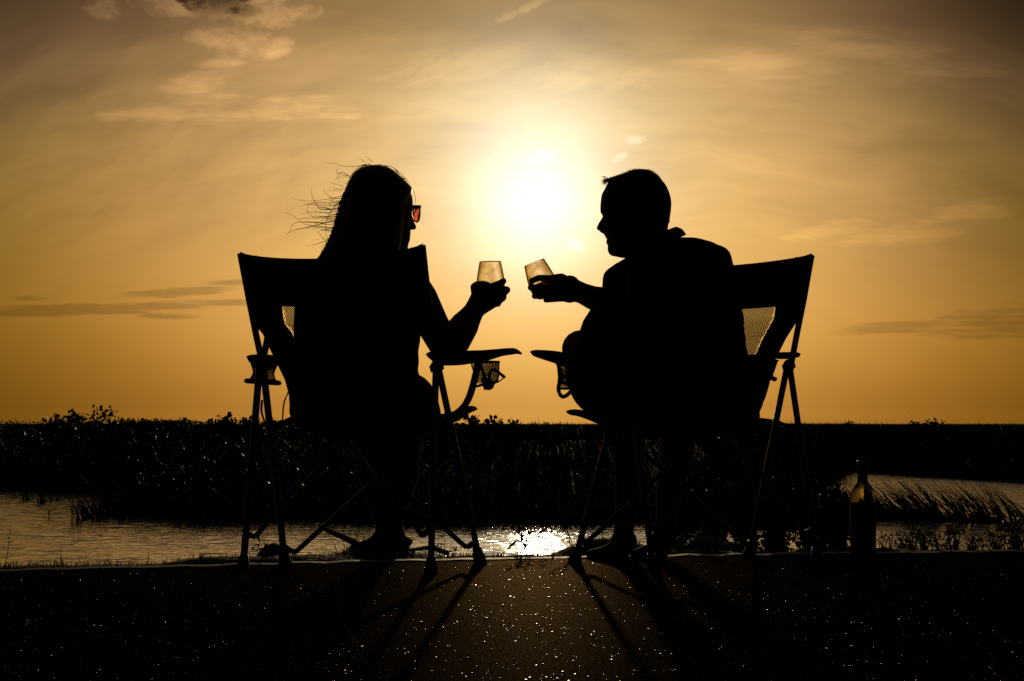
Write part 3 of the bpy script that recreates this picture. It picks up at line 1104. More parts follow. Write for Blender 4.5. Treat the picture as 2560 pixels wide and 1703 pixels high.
for p, lab in [([(2360, 1380), (2330, 1340), (2290, 1300)], 'long thin stalk crossing the right foreground water'),
               ([(2450, 1378), (2420, 1345), (2392, 1312)], 'bare diagonal stalk near the spiky shrub'),
               ([(2470, 1376), (2430, 1340), (2400, 1325)], 'second bare diagonal stalk near the spiky shrub'),
               ([(2240, 1378), (2262, 1330), (2275, 1305)], 'upright stalk leaning right beside the bottle'),
               ([(2530, 1360), (2480, 1290), (2440, 1240)], 'long stalk leaning left at the right edge'),
               ([(2560, 1330), (2520, 1280), (2470, 1262)], 'arching stalk at the right picture edge'),
               ([(2510, 1378), (2512, 1330), (2516, 1290)], 'straight upright stalk near the right edge')]:
    twig(p, 6.75, lab, rad=0.0022)


def tuft(px, py, Y, w, hgt, n, label, lean=0.0):
    b0 = P(px, py, Y)
    t = thing('grass_tuft', b0, label, 'grass tuft', 'grass tufts on the near bank')
    base = np.stack([b0.x + NPR.randn(n) * R(w, Y) * 0.35, Y + NPR.randn(n) * 0.04, np.full(n, b0.z - 0.02)], 1)
    hh = R(hgt, Y) * (0.4 + 0.6 * NPR.rand(n))
    ln = np.stack([lean + NPR.randn(n) * R(hgt, Y) * 0.45, NPR.randn(n) * 0.03], 1)
    blades('blade', base, hh, 0.003 + 0.002 * NPR.rand(n), ln, 0.35, M_grass, parent=t)


tuft(905, 1378, 6.75, 60, 90, 70, 'tall grass tuft beside the woman shoes', 0.02)
tuft(872, 1385, 6.6, 50, 40, 40, 'arching grass tuft left of the woman shoes', -0.03)
tuft(800, 1390, 6.4, 60, 16, 30, 'short grass tuft between the left chair legs')
tuft(1700, 1386, 7.0, 90, 60, 90, 'grass tuft left of the flat topped rock')
tuft(1640, 1386, 7.0, 60, 55, 60, 'grass tuft beside the man shoe')
tuft(1245, 1388, 6.45, 60, 14, 60, 'low grass tuft right of the left chair front foot')
tuft(1335, 1386, 6.5, 70, 20, 90, 'low grass tuft at the foot of the forked seedling')
tuft(1400, 1386, 6.55, 60, 26, 80, 'grass tuft on the small mound left of the man chair')
tuft(1850, 1386, 7.0, 80, 50, 60, 'grass tuft right of the flat topped rock')


def rock(px, py, Y, pts, depth, label):
    """boulder with the outline pts (photo pixels) and real depth"""
    b0 = P(px, py, Y)
    rings = []
    m = 9
    for k in range(m):
        a = -1 + 2 * k / (m - 1)
        sc = math.sqrt(max(0.02, 1 - a * a * 0.97))
        rings.append([])
        for x, y in pts:
            q = P(px + (x - px) * (0.35 + 0.65 * sc), py + (y - py) * sc, Y)
            rings[-1].append(Vector((q.x, Y + a * depth, q.z)) + Vector((RND.gauss(0, .002), 0, RND.gauss(0, .002))))
    o = MB()
    o.ring_strip(rings)
    return tag(o.obj('rock', M_rock, smooth=False), label, 'rock', 'rocks on the near bank')


rock(680, 1402, 6.3, [(632, 1404), (650, 1384), (664, 1366), (684, 1358), (702, 1362), (716, 1380), (726, 1404)], 0.09, 'rounded rock behind the left chair front leg')
rock(1755, 1402, 6.75, [(1680, 1404), (1705, 1366), (1730, 1350), (1752, 1343), (1790, 1344), (1806, 1356), (1850, 1358), (1868, 1404)], 0.14, 'flat topped rock behind the man chair legs')

sm = [Vector(p) for p in spline([P(800, 1316, 6.75), P(828, 1330, 6.72), P(862, 1345, 6.68), P(905, 1366, 6.62), P(960, 1383, 6.58), P(1010, 1378, 6.6), P(1050, 1372, 6.62), P(1082, 1371, 6.64), P(1120, 1384, 6.66)], 5)]
mb = MB().tube(sm, [R(q, 6.65) for q in np.interp(np.linspace(0, 1, len(sm)), [0, 0.3, 0.5, 0.7, 0.85, 1], [6, 8, 9, 4, 6, 7])], 10)
tag(mb.obj('driftwood', M_wood), 'bent driftwood branch lying under the woman shoes', 'driftwood')

# loose stone chips on the pavement that catch the sun
n = 9000
cy = 2.6 + 3.5 * NPR.rand(n)
cx = (NPR.rand(n) - 0.5) * 0.54 * cy
keep = NPR.rand(n) < 0.35 + 0.65 * np.clip(0.5 + hnoise(cx * 2.2, cy * 1.6, 1.0, 8) * 0.9, 0, 1)
cx, cy = cx[keep], cy[keep]
n = len(cx)
ok = cy < np.interp(cx, xs, es) - 0.07
cx, cy = cx[ok], cy[ok]
n = len(cx)
s_ = 0.0006 + 0.0022 * NPR.rand(n) ** 5
tilt = NPR.randn(n, 2) * np.array([0.065, 0.16])
tilt = np.stack([tilt[:, 0], tilt[:, 1]], 1)
ang = NPR.rand(n) * 6.28
V = np.zeros((n, 5, 3), np.float32)
for k in range(4):
    a = ang + k * math.pi / 2
    ox, oy = np.cos(a) * s_ * 1.3, np.sin(a) * s_ * (0.6 + 0.4 * NPR.rand(n))
    V[:, k, 0] = cx + ox
    V[:, k, 1] = cy + oy
    V[:, k, 2] = 0.0014 + s_ * 0.3 + ox * tilt[:, 0] + oy * tilt[:, 1]
V[:, 4] = np.stack([cx, cy, np.full(n, -0.0005)], 1)
b = np.arange(n)[:, None] * 5
T = np.concatenate([np.concatenate([b + i for i in q], 1) for q in ((0, 1, 2), (0, 2, 3), (1, 0, 4), (2, 1, 4), (3, 2, 4), (0, 3, 4))], 0)
tag(link('stone_chips', np_mesh('stone_chips', V.reshape(-1, 3), T), M_chip, smooth=False), kind='stuff')


# ------------------------------------------------------------------ folding chairs
def mirror(p):
    return p


def lattice(corner, nu, nv, wdt, outward=None):
    """woven net between a grid function corner(s, t) -> Vector; strands along both diagonals"""
    mb = MB()
    fam = []
    for k in range(-nv, nu + 1):
        for sgn in (1, -1):
            pts = []
            m = 14
            for q in range(m + 1):
                t = q / m
                s = (k + t * nv) / nu if sgn == 1 else (k + nv - t * nv) / nu
                if -1e-6 <= s <= 1 + 1e-6:
                    pts.append(corner(min(max(s, 0), 1), t))
            if len(pts) >= 2:
                t_ = (pts[-1] - pts[0]).normalized()
                ref = t_.cross(outward or Vector((0, 1, 0)))
                if ref.length > 1e-6:
                    mb.ribbon(pts, wdt, ref.normalized())
    return mb


def strip_box(pts, hw, hh, wdir):
    """solid band through pts: half width hw (list, along wdir), half thickness hh (list, in z)"""
    mb = MB()
    rings = []
    for p, a, b in zip(pts, hw, hh):
        rg = []
        for k in range(14):
            t = 2 * math.pi * k / 14
            ct, st = math.cos(t), math.sin(t)
            rg.append(Vector(p) + wdir * (a * math.copysign(abs(ct) ** 0.6, ct)) + Vector((0, 0, b * math.copysign(abs(st) ** 0.7, st))))
        rings.append(rg)
    mb.ring_strip(rings)
    return mb


def foot(leg_top, base_px, Yb, parent, w=17, hgt=40):
    mb = MB()
    p = P(*base_px, Yb)
    d = (leg_top - p).normalized()
    x = Vector((1, 0, 0))
    y = Vector((0, 1, 0))
    top = p + d * (R(hgt, Yb) / max(d.z, 0.3))
    rings = []
    for c, k in ((Vector((p.x, p.y, 0.001)), 1.0), (Vector((p.x, p.y, 0.008)), 1.0), (top, 0.62)):
        a = R(w, Yb) * k
        rg = []
        for q in range(12):
            t = 2 * math.pi * q / 12
            ct, st = math.cos(t), math.sin(t)
            rg.append(c + x * (a * math.copysign(abs(ct) ** 0.5, ct)) + y * (a * math.copysign(abs(st) ** 0.5, st)))
        rings.append(rg)
    mb.ring_strip(rings)
    return mb.obj('foot', M_plastic, parent)


def build_chair(c, label):
    root = thing('camp_chair', (c['root'][0], c['root'][1], 0.0), label, 'camp chair', 'folding camp chairs on the pavement')
    XL, XR, TOP, BOT, YY = c['XL'], c['XR'], c['top'], c['bot'], c['depth']

    def back(s, t, off=0.0):
        """point of the back fabric: s across, t down"""
        yl = TOP[0] + (BOT[0] - TOP[0]) * t
        yr = TOP[1] + (BOT[1] - TOP[1]) * t
        xl = np.interp(yl, [q[1] for q in XL], [q[0] for q in XL])
        xr = np.interp(yr, [q[1] for q in XR], [q[0] for q in XR])
        sag = c['sag'] * (4 * s * (1 - s)) ** 0.7 * max(0.0, 1 - t * 2.2)
        x = xl + (xr - xl) * s
        y = yl + (yr - yl) * s + sag
        Yl = np.interp(t, [0, 0.35, 0.7, 1], YY[0])
        Yr = np.interp(t, [0, 0.35, 0.7, 1], YY[1])
        Y = Yl + (Yr - Yl) * s - 0.045 * math.sin(math.pi * s) * math.sin(math.pi * min(1, t * 0.9 + 0.1)) + off
        return P(x, y, Y)

    s0, s1, t0, t1 = c['win']
    NS, NT = 44, 52
    gs = sorted(set(list(np.linspace(0, 1, NS)) + [s0, s1]))
    gt = sorted(set(list(np.linspace(0, 1, NT)) + [t0, t1]))
    mb = MB()
    th = 0.004
    nn = len(gs)
    nv = len(gs) * len(gt)
    for off in (0.0, th):
        for t in gt:
            for s in gs:
                mb.v.append(tuple(back(s, t, off)))
    inwin = lambda i, j: gs[i] >= s0 - 1e-9 and gs[i + 1] <= s1 + 1e-9 and gt[j] >= t0 - 1e-9 and gt[j + 1] <= t1 + 1e-9
    keep = {}
    for j in range(len(gt) - 1):
        for i in range(nn - 1):
            keep[i, j] = not inwin(i, j)
    for (i, j), k in keep.items():
        if not k:
            continue
        a = j * nn + i
        mb.f.append((a, a + 1, a + nn + 1, a + nn))
        mb.f.append((a + nv, a + nn + nv, a + nn + 1 + nv, a + 1 + nv))
        for (di, dj, p, q) in ((-1, 0, a, a + nn), (1, 0, a + nn + 1, a + 1), (0, -1, a + 1, a), (0, 1, a + nn, a + nn + 1)):
            if not keep.get((i + di, j + dj), False):
                mb.f.append((p, q, q + nv, p + nv))
    mb.obj('back_panel', M_fabric, root)
    # woven mesh window
    cw = (back(s1, t0) - back(s0, t0)).length
    chh = (back(s0, t1) - back(s0, t0)).length
    nu, nvv = int(cw / c['pitch']), int(chh / c['pitch'] / 1.15)
    net = lattice(lambda s, t: back(s0 + (s1 - s0) * s, t0 + (t1 - t0) * t, 0.002), nu, nvv, c['pitch'] * 0.17)
    tag(net.obj('mesh_window', M_net, root), kind='stuff')
    # binding along the top edge, with small frayed ends
    mb = MB()
    mb.tube([back(s, 0, 0.002) + Vector((0, 0, -0.001)) for s in np.linspace(0, 1, 40)], [0.0045] * 40, 8)
    mb.obj('top_binding', M_cord, root)
    for k in range(9):
        mb = MB()
        s = RND.choice((RND.uniform(0, 0.10), RND.uniform(0.9, 1.0)))
        p = back(s, 0, 0.002) + Vector((0, 0, 0.003))
        mb.tube([p, p + Vector((RND.uniform(-.005, .005), 0, RND.uniform(.001, .004)))], [0.0009, 0.0005], 4)
        mb.obj('frayed_thread', M_cord, root)
    # printed emblem: three strokes
    for st in c['logo']:
        mb = MB()
        pts = []
        for x, y in spline(st, 5):
            t = (y - TOP[0]) / (BOT[0] - TOP[0])
            pts.append((x, y))
        vs = []
        for x, y in pts:
            # find s, t on the fabric for that picture position
            t = min(max((y - TOP[0]) / (BOT[0] - TOP[0]), 0), 1)
            for _ in range(12):
                yl = TOP[0] + (BOT[0] - TOP[0]) * t
                xl = np.interp(yl, [q[1] for q in XL], [q[0] for q in XL])
                yr = TOP[1] + (BOT[1] - TOP[1]) * t
                xr = np.interp(yr, [q[1] for q in XR], [q[0] for q in XR])
                s = (x - xl) / (xr - xl)
                sag = c['sag'] * (max(0.0, 4 * s * (1 - s))) ** 0.7 * max(0.0, 1 - t * 2.2)
                t += ((y - (yl + (yr - yl) * s + sag)) / (BOT[0] - TOP[0])) * 0.8
            vs.append(back(s, t, -0.0015))
        wd = [0.0025 + 0.002 * abs(2 * i / (len(vs) - 1) - 1) for i in range(len(vs))]
        mb.ribbon(vs, wd, Vector((1, 0, 0)))
        mb.obj('emblem_stroke', M_print, root)
    # back posts
    for pts in c['posts']:
        MB().tube([P(*q) for q in pts], [R(c['post_r'], q[2]) for q in pts], 12).obj('back_post', M_steel, root)
    # hubs
    for x, y, Y, w, h_ in c['hubs']:
        mb = MB()
        mb.ball(P(x, y, Y), R(w, Y), R(w, Y) * 0.9, R(h_, Y), 12, 8)
        mb.tube([P(x - w, y + h_ * 0.3, Y - 0.01), P(x + w, y - h_ * 0.2, Y - 0.01)], [R(h_ * 0.5, Y)] * 2, 10)
        mb.obj('hub', M_plastic, root)
    # legs with feet
    for (x0, y0, Y0, x1, y1, Y1, rr) in c['legs']:
        a, b = P(x0, y0, Y0), P(x1, y1, Y1)
        dirn = (a - b).normalized()
        lg = MB().tube([a, b + dirn * 0.012], [R(rr, Y0)] * 2, 12).obj('leg', M_steel, root)
        foot(a, (x1, y1), Y1, lg)
    # brackets and cross bars
    for bar in c['bars']:
        pts = [P(*q) for q in bar]
        MB().tube(pts[:2], [0.010, 0.0085], 10).obj('bracket', M_plastic, root)
        MB().tube(pts[1:], [0.0078] * (len(pts) - 1), 10).obj('cross_bar', M_steel, root)
    # arms
    for arm in c['arms']:
        pts, hw, hh = [], [], []
        for (x, yt, yb, Y, w) in arm:
            pts.append(P(x, (yt + yb) / 2, Y))
            hh.append(R((yb - yt) / 2, Y))
            hw.append(w)
        d = pts[-1] - pts[0]
        wd = Vector((d.y, -d.x, 0)).normalized()
        sm = spline([tuple(p) + (a, b) for p, a, b in zip(pts, hw, hh)], 5)
        strip_box([Vector(q[:3]) for q in sm], [q[3] for q in sm], [q[4] for q in sm], wd).obj('armrest', M_fabric, root)
    for pts in c['supports']:
        MB().tube([Vector(q) for q in spline([P(*q) for q in pts], 6)], R(9, 5.8), 12).obj('arm_support', M_steel, root)
    # cup holders
    for h in c['cups']:
        par = None
        T, B = h['top'], h['bottom']          # rim ellipses: (x, y, Y, half width m, half depth m)
        ct, cb = P(*T[:3]), P(*B[:3])

        def cup(s, t, T=T, B=B, ct=ct, cb=cb, h=h):
            ph = 2 * math.pi * s
            tt = t
            f = np.interp(tt, [0, 0.5, 0.8, 1.0], h['prof'])
            cc = ct + (cb - ct) * tt
            w = T[3] * f
            dd = T[4] * f
            z = h['skew'] * math.cos(ph) * tt + h.get('skewt', 0) * math.cos(ph) * (1 - tt)
            return cc + Vector((w * math.cos(ph), dd * math.sin(ph), z))
        net = lattice(cup, 26, int(26 * h['asp']), 0.0010)
        nb = tag(net.obj('cup_holder', M_net, root), kind='stuff')
        MB().tube([cup(s, 0.0) for s in np.linspace(0, 1, 25)], [h.get('rt', 0.004)] * 25, 8).obj('rim_binding', M_cord, nb)
        MB().tube([cup(s, 1.0) for s in np.linspace(0, 1, 25)], [h.get('rb', 0.005)] * 25, 8).obj('base_ring', M_cord, nb)
        if h.get('collar'):
            mb = MB()
            n_ = 28
            rings = [[cup(k / n_, t) + Vector((math.cos(2 * math.pi * k / n_), math.sin(2 * math.pi * k / n_), 0)) * 0.002 for k in range(n_)] for t in np.linspace(0, h['collar'], 5)]
            mb.ring_strip(rings, caps=False)
            mb.obj('collar', M_fabric, nb)
        for pts, rr in h.get('cords', []):
            MB().tube([Vector(q) for q in spline([P(*q) for q in pts], 6)], R(rr, 5.85), 8).obj('cord_loop', M_cord, nb)
        for x, y, Y, a, b in h.get('blobs', []):
            MB().ball(P(x, y, Y), R(a, Y), R(a, Y), R(b, Y), 14, 8).obj('cup_base', M_fabric, nb)
    # seat: sagging padded slab
    mb = MB()
    q = c['seat']
    n_ = 14
    top, bot = [], []
    for j in range(n_ + 1):
        for i in range(n_ + 1):
            s, t = i / n_, j / n_
            p = (P(*q[0]) * (1 - s) + P(*q[1]) * s) * (1 - t) + (P(*q[2]) * (1 - s) + P(*q[3]) * s) * t
            sg = 0.035 * math.sin(math.pi * s) * math.sin(math.pi * t)
            top.append(p + Vector((0, 0, -sg)))
            bot.append(p + Vector((0, 0, -sg - 0.02 * (0.4 + math.sin(math.pi * s)))))
    N1 = n_ + 1
    mb.v = [tuple(p) for p in top + bot]
    o_ = N1 * N1
    for j in range(n_):
        for i in range(n_):
            a = j * N1 + i
            mb.f.append((a, a + 1, a + N1 + 1, a + N1))
            mb.f.append((a + o_, a + N1 + o_, a + N1 + 1 + o_, a + 1 + o_))
    rim = [i for i in range(N1)] + [j * N1 + n_ for j in range(1, N1)] + [n_ * N1 + i for i in range(n_ - 1, -1, -1)] + [j * N1 for j in range(n_ - 1, 0, -1)]
    for a, b in zip(rim, rim[1:] + rim[:1]):
        mb.f.append((a, a + o_, b + o_, b))
    mb.obj('seat', M_fabric, root)
    for pts in c['pockets']:
        sm = spline([tuple(P(x, y, Y)) + (R(rr, Y),) for x, y, Y, rr in pts], 4)
        MB().tube([Vector(p[:3]) for p in sm], [max(0.002, p[3]) for p in sm], 12, flat=0.8).obj('seat_corner', M_fabric, root)
    for pts, rr in c['straps']:
        MB().tube([Vector(p) for p in spline([P(*k) for k in pts], 5)], R(rr, 5.7), 6).obj('strap', M_cord, root)
    return root


left = dict(
    root=(-0.43, 5.68), sag=26, pitch=0.0058, post_r=8.5,
    XL=[(600, 633), (613, 700), (626, 790), (633, 812), (655, 832), (684, 893), (712, 950), (731, 1022), (733, 1045), (760, 1085)],
    XR=[(1057, 612), (1062, 650), (1069, 700), (1072, 760), (1064, 800), (1050, 845), (1030, 900), (1020, 1000), (1030, 1085)],
    top=(633, 612), bot=(1082, 1082),
    depth=([5.53, 5.62, 5.70, 5.76], [5.42, 5.51, 5.59, 5.66]),
    win=(0.185, 0.80, 0.289, 0.60),
    logo=[[(806, 676), (812, 685), (819, 698), (819, 708), (815, 716), (812, 722)], [(826, 675), (832, 676), (834, 690), (834, 722)], [(852, 676), (846, 690), (845, 698), (850, 708), (859, 721)]],
    posts=[[(601, 634, 5.535), (622, 745, 5.57), (641, 840, 5.62), (655, 905, 5.68)], [(1056, 614, 5.425), (1070, 740, 5.47), (1082, 840, 5.53), (1090, 915, 5.58)],
           [(670, 838, 5.66), (662, 880, 5.67), (655, 915, 5.68)]],
    hubs=[(652, 897, 5.68, 14, 16), (1092, 918, 5.585, 17, 18)],
    legs=[(650, 900, 5.68, 607, 1427, 5.63, 9.0), (656, 900, 5.68, 713, 1413, 5.84, 9.0), (1090, 910, 5.58, 1077, 1431, 5.54, 8.5), (1094, 910, 5.58, 1200, 1406, 5.93, 8.5)],
    bars=[[(612, 1334, 5.635), (639, 1342, 5.63), (733, 1226, 5.60), (880, 1045, 5.58)], [(705, 1366, 5.83), (738, 1381, 5.86), (905, 1231, 5.9), (1060, 1092, 5.94)],
          [(1082, 1324, 5.545), (1054, 1338, 5.56), (957, 1201, 5.62), (880, 1095, 5.66)], [(1188, 1356, 5.925), (1166, 1369, 5.92), (1015, 1238, 5.88), (850, 1095, 5.85)],
          ],
    arms=[[(648, 890, 894, 5.60, 0.036), (652, 886, 902, 5.64, 0.040), (658, 888, 914, 5.75, 0.040), (664, 890, 918, 5.86, 0.038), (668, 892, 914, 5.98, 0.036), (672, 894, 906, 6.06, 0.028)],
          [(1068, 883, 889, 5.50, 0.004), (1080, 879, 898, 5.53, 0.012), (1105, 878, 913, 5.58, 0.02), (1140, 877, 914, 5.65, 0.025), (1175, 876, 909, 5.72, 0.025), (1210, 875, 903, 5.79, 0.022), (1250, 872, 891, 5.87, 0.02), (1278, 870, 887, 5.93, 0.014), (1291, 874, 885, 5.96, 0.008), (1303, 882, 887, 5.98, 0.003)]],
    supports=[[(1196, 903, 5.82), (1186, 950, 5.84), (1172, 995, 5.87), (1152, 1025, 5.90), (1110, 1052, 5.92), (1060, 1072, 5.92)]],
    cups=[dict(top=(661, 912, 5.92, 0.038, 0.04), bottom=(657, 955, 5.92), prof=[0.98, 0.82, 0.95, 1.28], skew=-0.003, asp=0.45, rt=0.004, rb=0.0075, collar=0.22),
          dict(top=(1212, 905, 5.86, 0.043, 0.04), bottom=(1222, 968, 5.88), prof=[1.0, 0.86, 0.72, 0.26], skew=0.004, skewt=0.0, asp=0.55, rt=0.003, rb=0.005,
               cords=[([(1200, 908, 5.84), (1208, 932, 5.82), (1219, 962, 5.84)], 4.5), ([(1222, 958, 5.84), (1224, 936, 5.82), (1232, 925, 5.82), (1244, 930, 5.85), (1261, 943, 5.88)], 4.2), ([(1261, 943, 5.88), (1246, 955, 5.88), (1232, 958, 5.86)], 1.6), ([(1186, 967, 5.85), (1200, 964, 5.85), (1214, 958, 5.85)], 3.2)],
               blobs=[(1221, 962, 5.86, 15, 14), (1211, 952, 5.86, 9, 9)])],
    seat=[(735, 1040, 5.72), (1062, 1052, 5.64), (745, 1030, 6.06), (1172, 1036, 6.0)],
    pockets=[[(1100, 1052, 5.96, 20), (1140, 1040, 5.98, 17), (1168, 1026, 6.0, 12), (1183, 1022, 6.0, 9), (1193, 1023, 6.0, 3)],
             [(760, 1046, 5.86, 14), (733, 1050, 5.85, 13), (705, 1060, 5.84, 10), (682, 1064, 5.84, 9), (672, 1068, 5.83, 6)],
             [(690, 1052, 5.84, 4), (684, 1056, 5.84, 6), (676, 1062, 5.84, 5)],
             [(1100, 1062, 5.95, 24), (1112, 1090, 5.95, 22), (1100, 1130, 5.95, 12), (1090, 1150, 5.95, 3)]],
    straps=[([(722, 978, 5.72), (710, 1008, 5.72), (706, 1052, 5.74)], 2.0), ([(655, 1000, 5.70), (654, 1030, 5.70), (664, 1062, 5.72)], 3.0)],
)
right_ = dict(
    root=(0.55, 5.9), sag=16, pitch=0.0058, post_r=8.0,
    XL=[(1572, 668), (1578, 720), (1590, 790), (1605, 850), (1600, 900), (1610, 960), (1618, 1085)],
    XR=[(2030, 637), (2018, 705), (2002, 790), (1994, 802), (1966, 845), (1942, 893), (1926, 930), (1908, 980), (1900, 1020), (1898, 1085)],
    top=(668, 637), bot=(1082, 1082),
    depth=([5.42, 5.50, 5.57, 5.62], [5.62, 5.70, 5.77, 5.84]),
    win=(0.17, 0.835, 0.275, 0.555),
    logo=[[(1811, 690), (1811, 700), (1815, 712), (1810, 722), (1804, 734)], [(1829, 690), (1824, 700), (1823, 734)], [(1846, 690), (1838, 704), (1834, 712), (1842, 734)]],
    posts=[[(2029, 639, 5.625), (2010, 745, 5.67), (1993, 830, 5.72), (1978, 910, 5.78)], [(1574, 672, 5.425), (1580, 790, 5.50), (1570, 915, 5.60)]],
    hubs=[(1972, 915, 5.79, 15, 17), (1568, 918, 5.61, 15, 17)],
    legs=[(1974, 915, 5.79, 2046, 1408, 5.89, 8.0), (1968, 915, 5.79, 1873, 1391, 6.21, 8.0), (1570, 910, 5.60, 1633, 1424, 5.65, 8.5), (1567, 910, 5.60, 1437, 1404, 5.98, 8.5)],
    bars=[[(2032, 1325, 5.88), (2008, 1335, 5.87), (1850, 1110, 5.83), (1800, 1060, 5.8)], [(1882, 1352, 6.2), (1864, 1362, 6.19), (1650, 1168, 6.08), (1560, 1090, 6.04)],
          [(1626, 1318, 5.65), (1650, 1330, 5.66), (1770, 1150, 5.72), (1830, 1070, 5.75)], [(1450, 1345, 5.98), (1466, 1356, 5.98), (1610, 1228, 6.06), (1700, 1130, 6.1)]],
    arms=[[(1328, 878, 882, 6.02, 0.004), (1338, 875, 891, 6.0, 0.010), (1358, 875, 898, 5.96, 0.018), (1390, 878, 908, 5.9, 0.022), (1420, 884, 918, 5.84, 0.024), (1460, 890, 924, 5.76, 0.024), (1520, 892, 920, 5.66, 0.02), (1560, 894, 912, 5.58, 0.012)],
          [(1968, 884, 888, 5.72, 0.028), (1970, 880, 892, 5.76, 0.036), (1968, 882, 896, 5.86, 0.036), (1962, 884, 898, 5.98, 0.032), (1956, 886, 898, 6.08, 0.026), (1950, 890, 896, 6.14, 0.012)]],
    supports=[[(1440, 905, 5.86), (1452, 955, 5.88), (1475, 1005, 5.92), (1520, 1050, 5.95), (1580, 1070, 5.95)], [(1925, 900, 6.04), (1915, 960, 6.06), (1890, 1030, 6.08), (1860, 1060, 6.08)]],
    cups=[dict(top=(1414, 912, 5.86, 0.026, 0.035), bottom=(1412, 972, 5.88), prof=[1.0, 0.8, 0.85, 0.80], skew=0.0, asp=0.8, rt=0.003, rb=0.003,
               cords=[([(1401, 950, 5.84), (1396, 970, 5.84), (1400, 986, 5.84), (1408, 992, 5.84), (1420, 986, 5.84), (1432, 972, 5.84)], 5.0), ([(1399, 954, 5.84), (1412, 958, 5.84), (1432, 966, 5.84)], 4.5)],
               blobs=[(1436, 975, 5.85, 9, 9)]),
          dict(top=(1928, 902, 6.02, 0.020, 0.03), bottom=(1918, 940, 6.03), prof=[1.0, 0.92, 0.85, 0.8], skew=0.0, asp=0.6, rt=0.003, rb=0.003,
               blobs=[(1936, 948, 6.02, 7, 6), (1928, 945, 6.02, 9, 6), (1916, 945, 6.02, 8, 6)])],
    seat=[(1600, 1052, 5.66), (1895, 1050, 5.84), (1470, 1035, 6.0), (1900, 1036, 6.14)],
    pockets=[[(1520, 1056, 5.98, 18), (1480, 1042, 5.99, 14), (1448, 1033, 6.0, 11), (1428, 1031, 6.0, 9), (1416, 1029, 6.0, 3)],
             [(1880, 1054, 6.0, 14), (1915, 1056, 6.0, 12), (1945, 1058, 6.0, 9), (1958, 1061, 6.0, 6), (1990, 1067, 6.0, 4), (2012, 1071, 6.0, 2)]],
    straps=[],
)
build_chair(left, 'black folding camp chair with emblem, the woman sits in it')
build_chair(right_, 'black folding camp chair with emblem, the man sits in it')


# ------------------------------------------------------------------ people
def head_shape(mb, org, fwd, lat, prof, halfw, s=1.0, nose=None, z_off=0.0, lips=None):
    """head built from slices. prof: (z, front, back) in metres along fwd from org; halfw: (z, half width)"""
    zs = [p[0] for p in prof]
    rings = []
    n = 40
    for z in np.linspace(zs[0], zs[-1], 44):
        f = np.interp(z, zs, [p[1] for p in prof])
        b = np.interp(z, zs, [p[2] for p in prof])
        w = np.interp(z, [h[0] for h in halfw], [h[1] for h in halfw])
        c = (f + b) / 2
        a = (f - b) / 2
        rg = []
        for k in range(n):
            t = 2 * math.pi * k / n
            ct, st = math.cos(t), math.sin(t)
            wf = w * (1.0 - 0.16 * max(0, ct) ** 2)
            rg.append(org + fwd * (c + a * ct) + lat * (wf * st) + Vector((0, 0, z)))
        rings.append(rg)
    mb.ring_strip(rings)
    return mb


def hand_chain(mb, pts):
    mb.plimb(pts, 12)


# ---- man -------------------------------------------------------------
MY = 5.68
man = thing('person', P(1690, 1060, 5.75), 'person with short hair in a collared shirt, in profile facing left, holding a tilted glass', 'person')
body = MB()
mpx = lambda px: R(px, MY)
org = P(1590, 540, MY)
fw = Vector((-1, 0.10, 0)).normalized()
lt = Vector((fw.y, -fw.x, 0))
zz = lambda y: mpx(540 - y)
ff = lambda x: mpx(1590 - x)
mprof = [(zz(y), ff(xf), ff(xb)) for y, xf, xb in [
    (645, 1552, 1640), (642, 1532, 1650), (637, 1523, 1656), (626, 1518, 1660), (620, 1518.5, 1661), (615, 1519.5, 1662), (605, 1513.5, 1665), (598.5, 1518, 1666), (592, 1512, 1667), (584, 1509, 1668), (578, 1507, 1669), (565, 1507, 1671),
    (550, 1508, 1672), (540, 1507.5, 1674), (532, 1501, 1675.5), (523, 1500, 1676.5), (510, 1500.5, 1676.7), (500, 1501.5, 1675.5), (486, 1503.5, 1672.5), (470, 1512, 1666), (456, 1521, 1657), (444, 1534, 1648), (434, 1554, 1636), (428, 1572, 1626), (425, 1585, 1610)]]
mhw = [(zz(645), 0.030), (zz(636), 0.042), (zz(610), 0.056), (zz(580), 0.066), (zz(540), 0.073), (zz(500), 0.077), (zz(465), 0.073), (zz(440), 0.058), (zz(428), 0.036), (zz(425), 0.014)]
mprof.sort(key=lambda q: q[0])
mhw.sort(key=lambda q: q[0])
head_shape(body, org, fw, lt, mprof, mhw)


def hp(f, l, z):
    return org + fw * f + lt * l + Vector((0, 0, z))


# nose
body.limb([hp(ff(1510), 0, zz(544)), hp(ff(1502), 0, zz(559)), hp(ff(1497.2), 0, zz(569.5))], [0.0055, 0.0070, 0.0072], 12)
body.limb([hp(ff(1508), 0, zz(561)), hp(ff(1508), 0, zz(573))], [0.010, 0.012], 12)
for s_ in (-1, 1):
    body.ball(hp(ff(1503), 0.010 * s_, zz(572)), 0.008, 0.008, 0.007, 10, 6)
    body.limb([hp(ff(1512), 0.012 * s_, zz(531)), hp(ff(1510), 0.034 * s_, zz(530))], [0.0085, 0.0085], 10)
    # ears
    body.limb([hp(ff(1596), 0.074 * s_, zz(530)), hp(ff(1602), 0.083 * s_, zz(545)), hp(ff(1600), 0.080 * s_, zz(565)), hp(ff(1594), 0.074 * s_, zz(576))], [0.007, 0.010, 0.009, 0.006], 10)
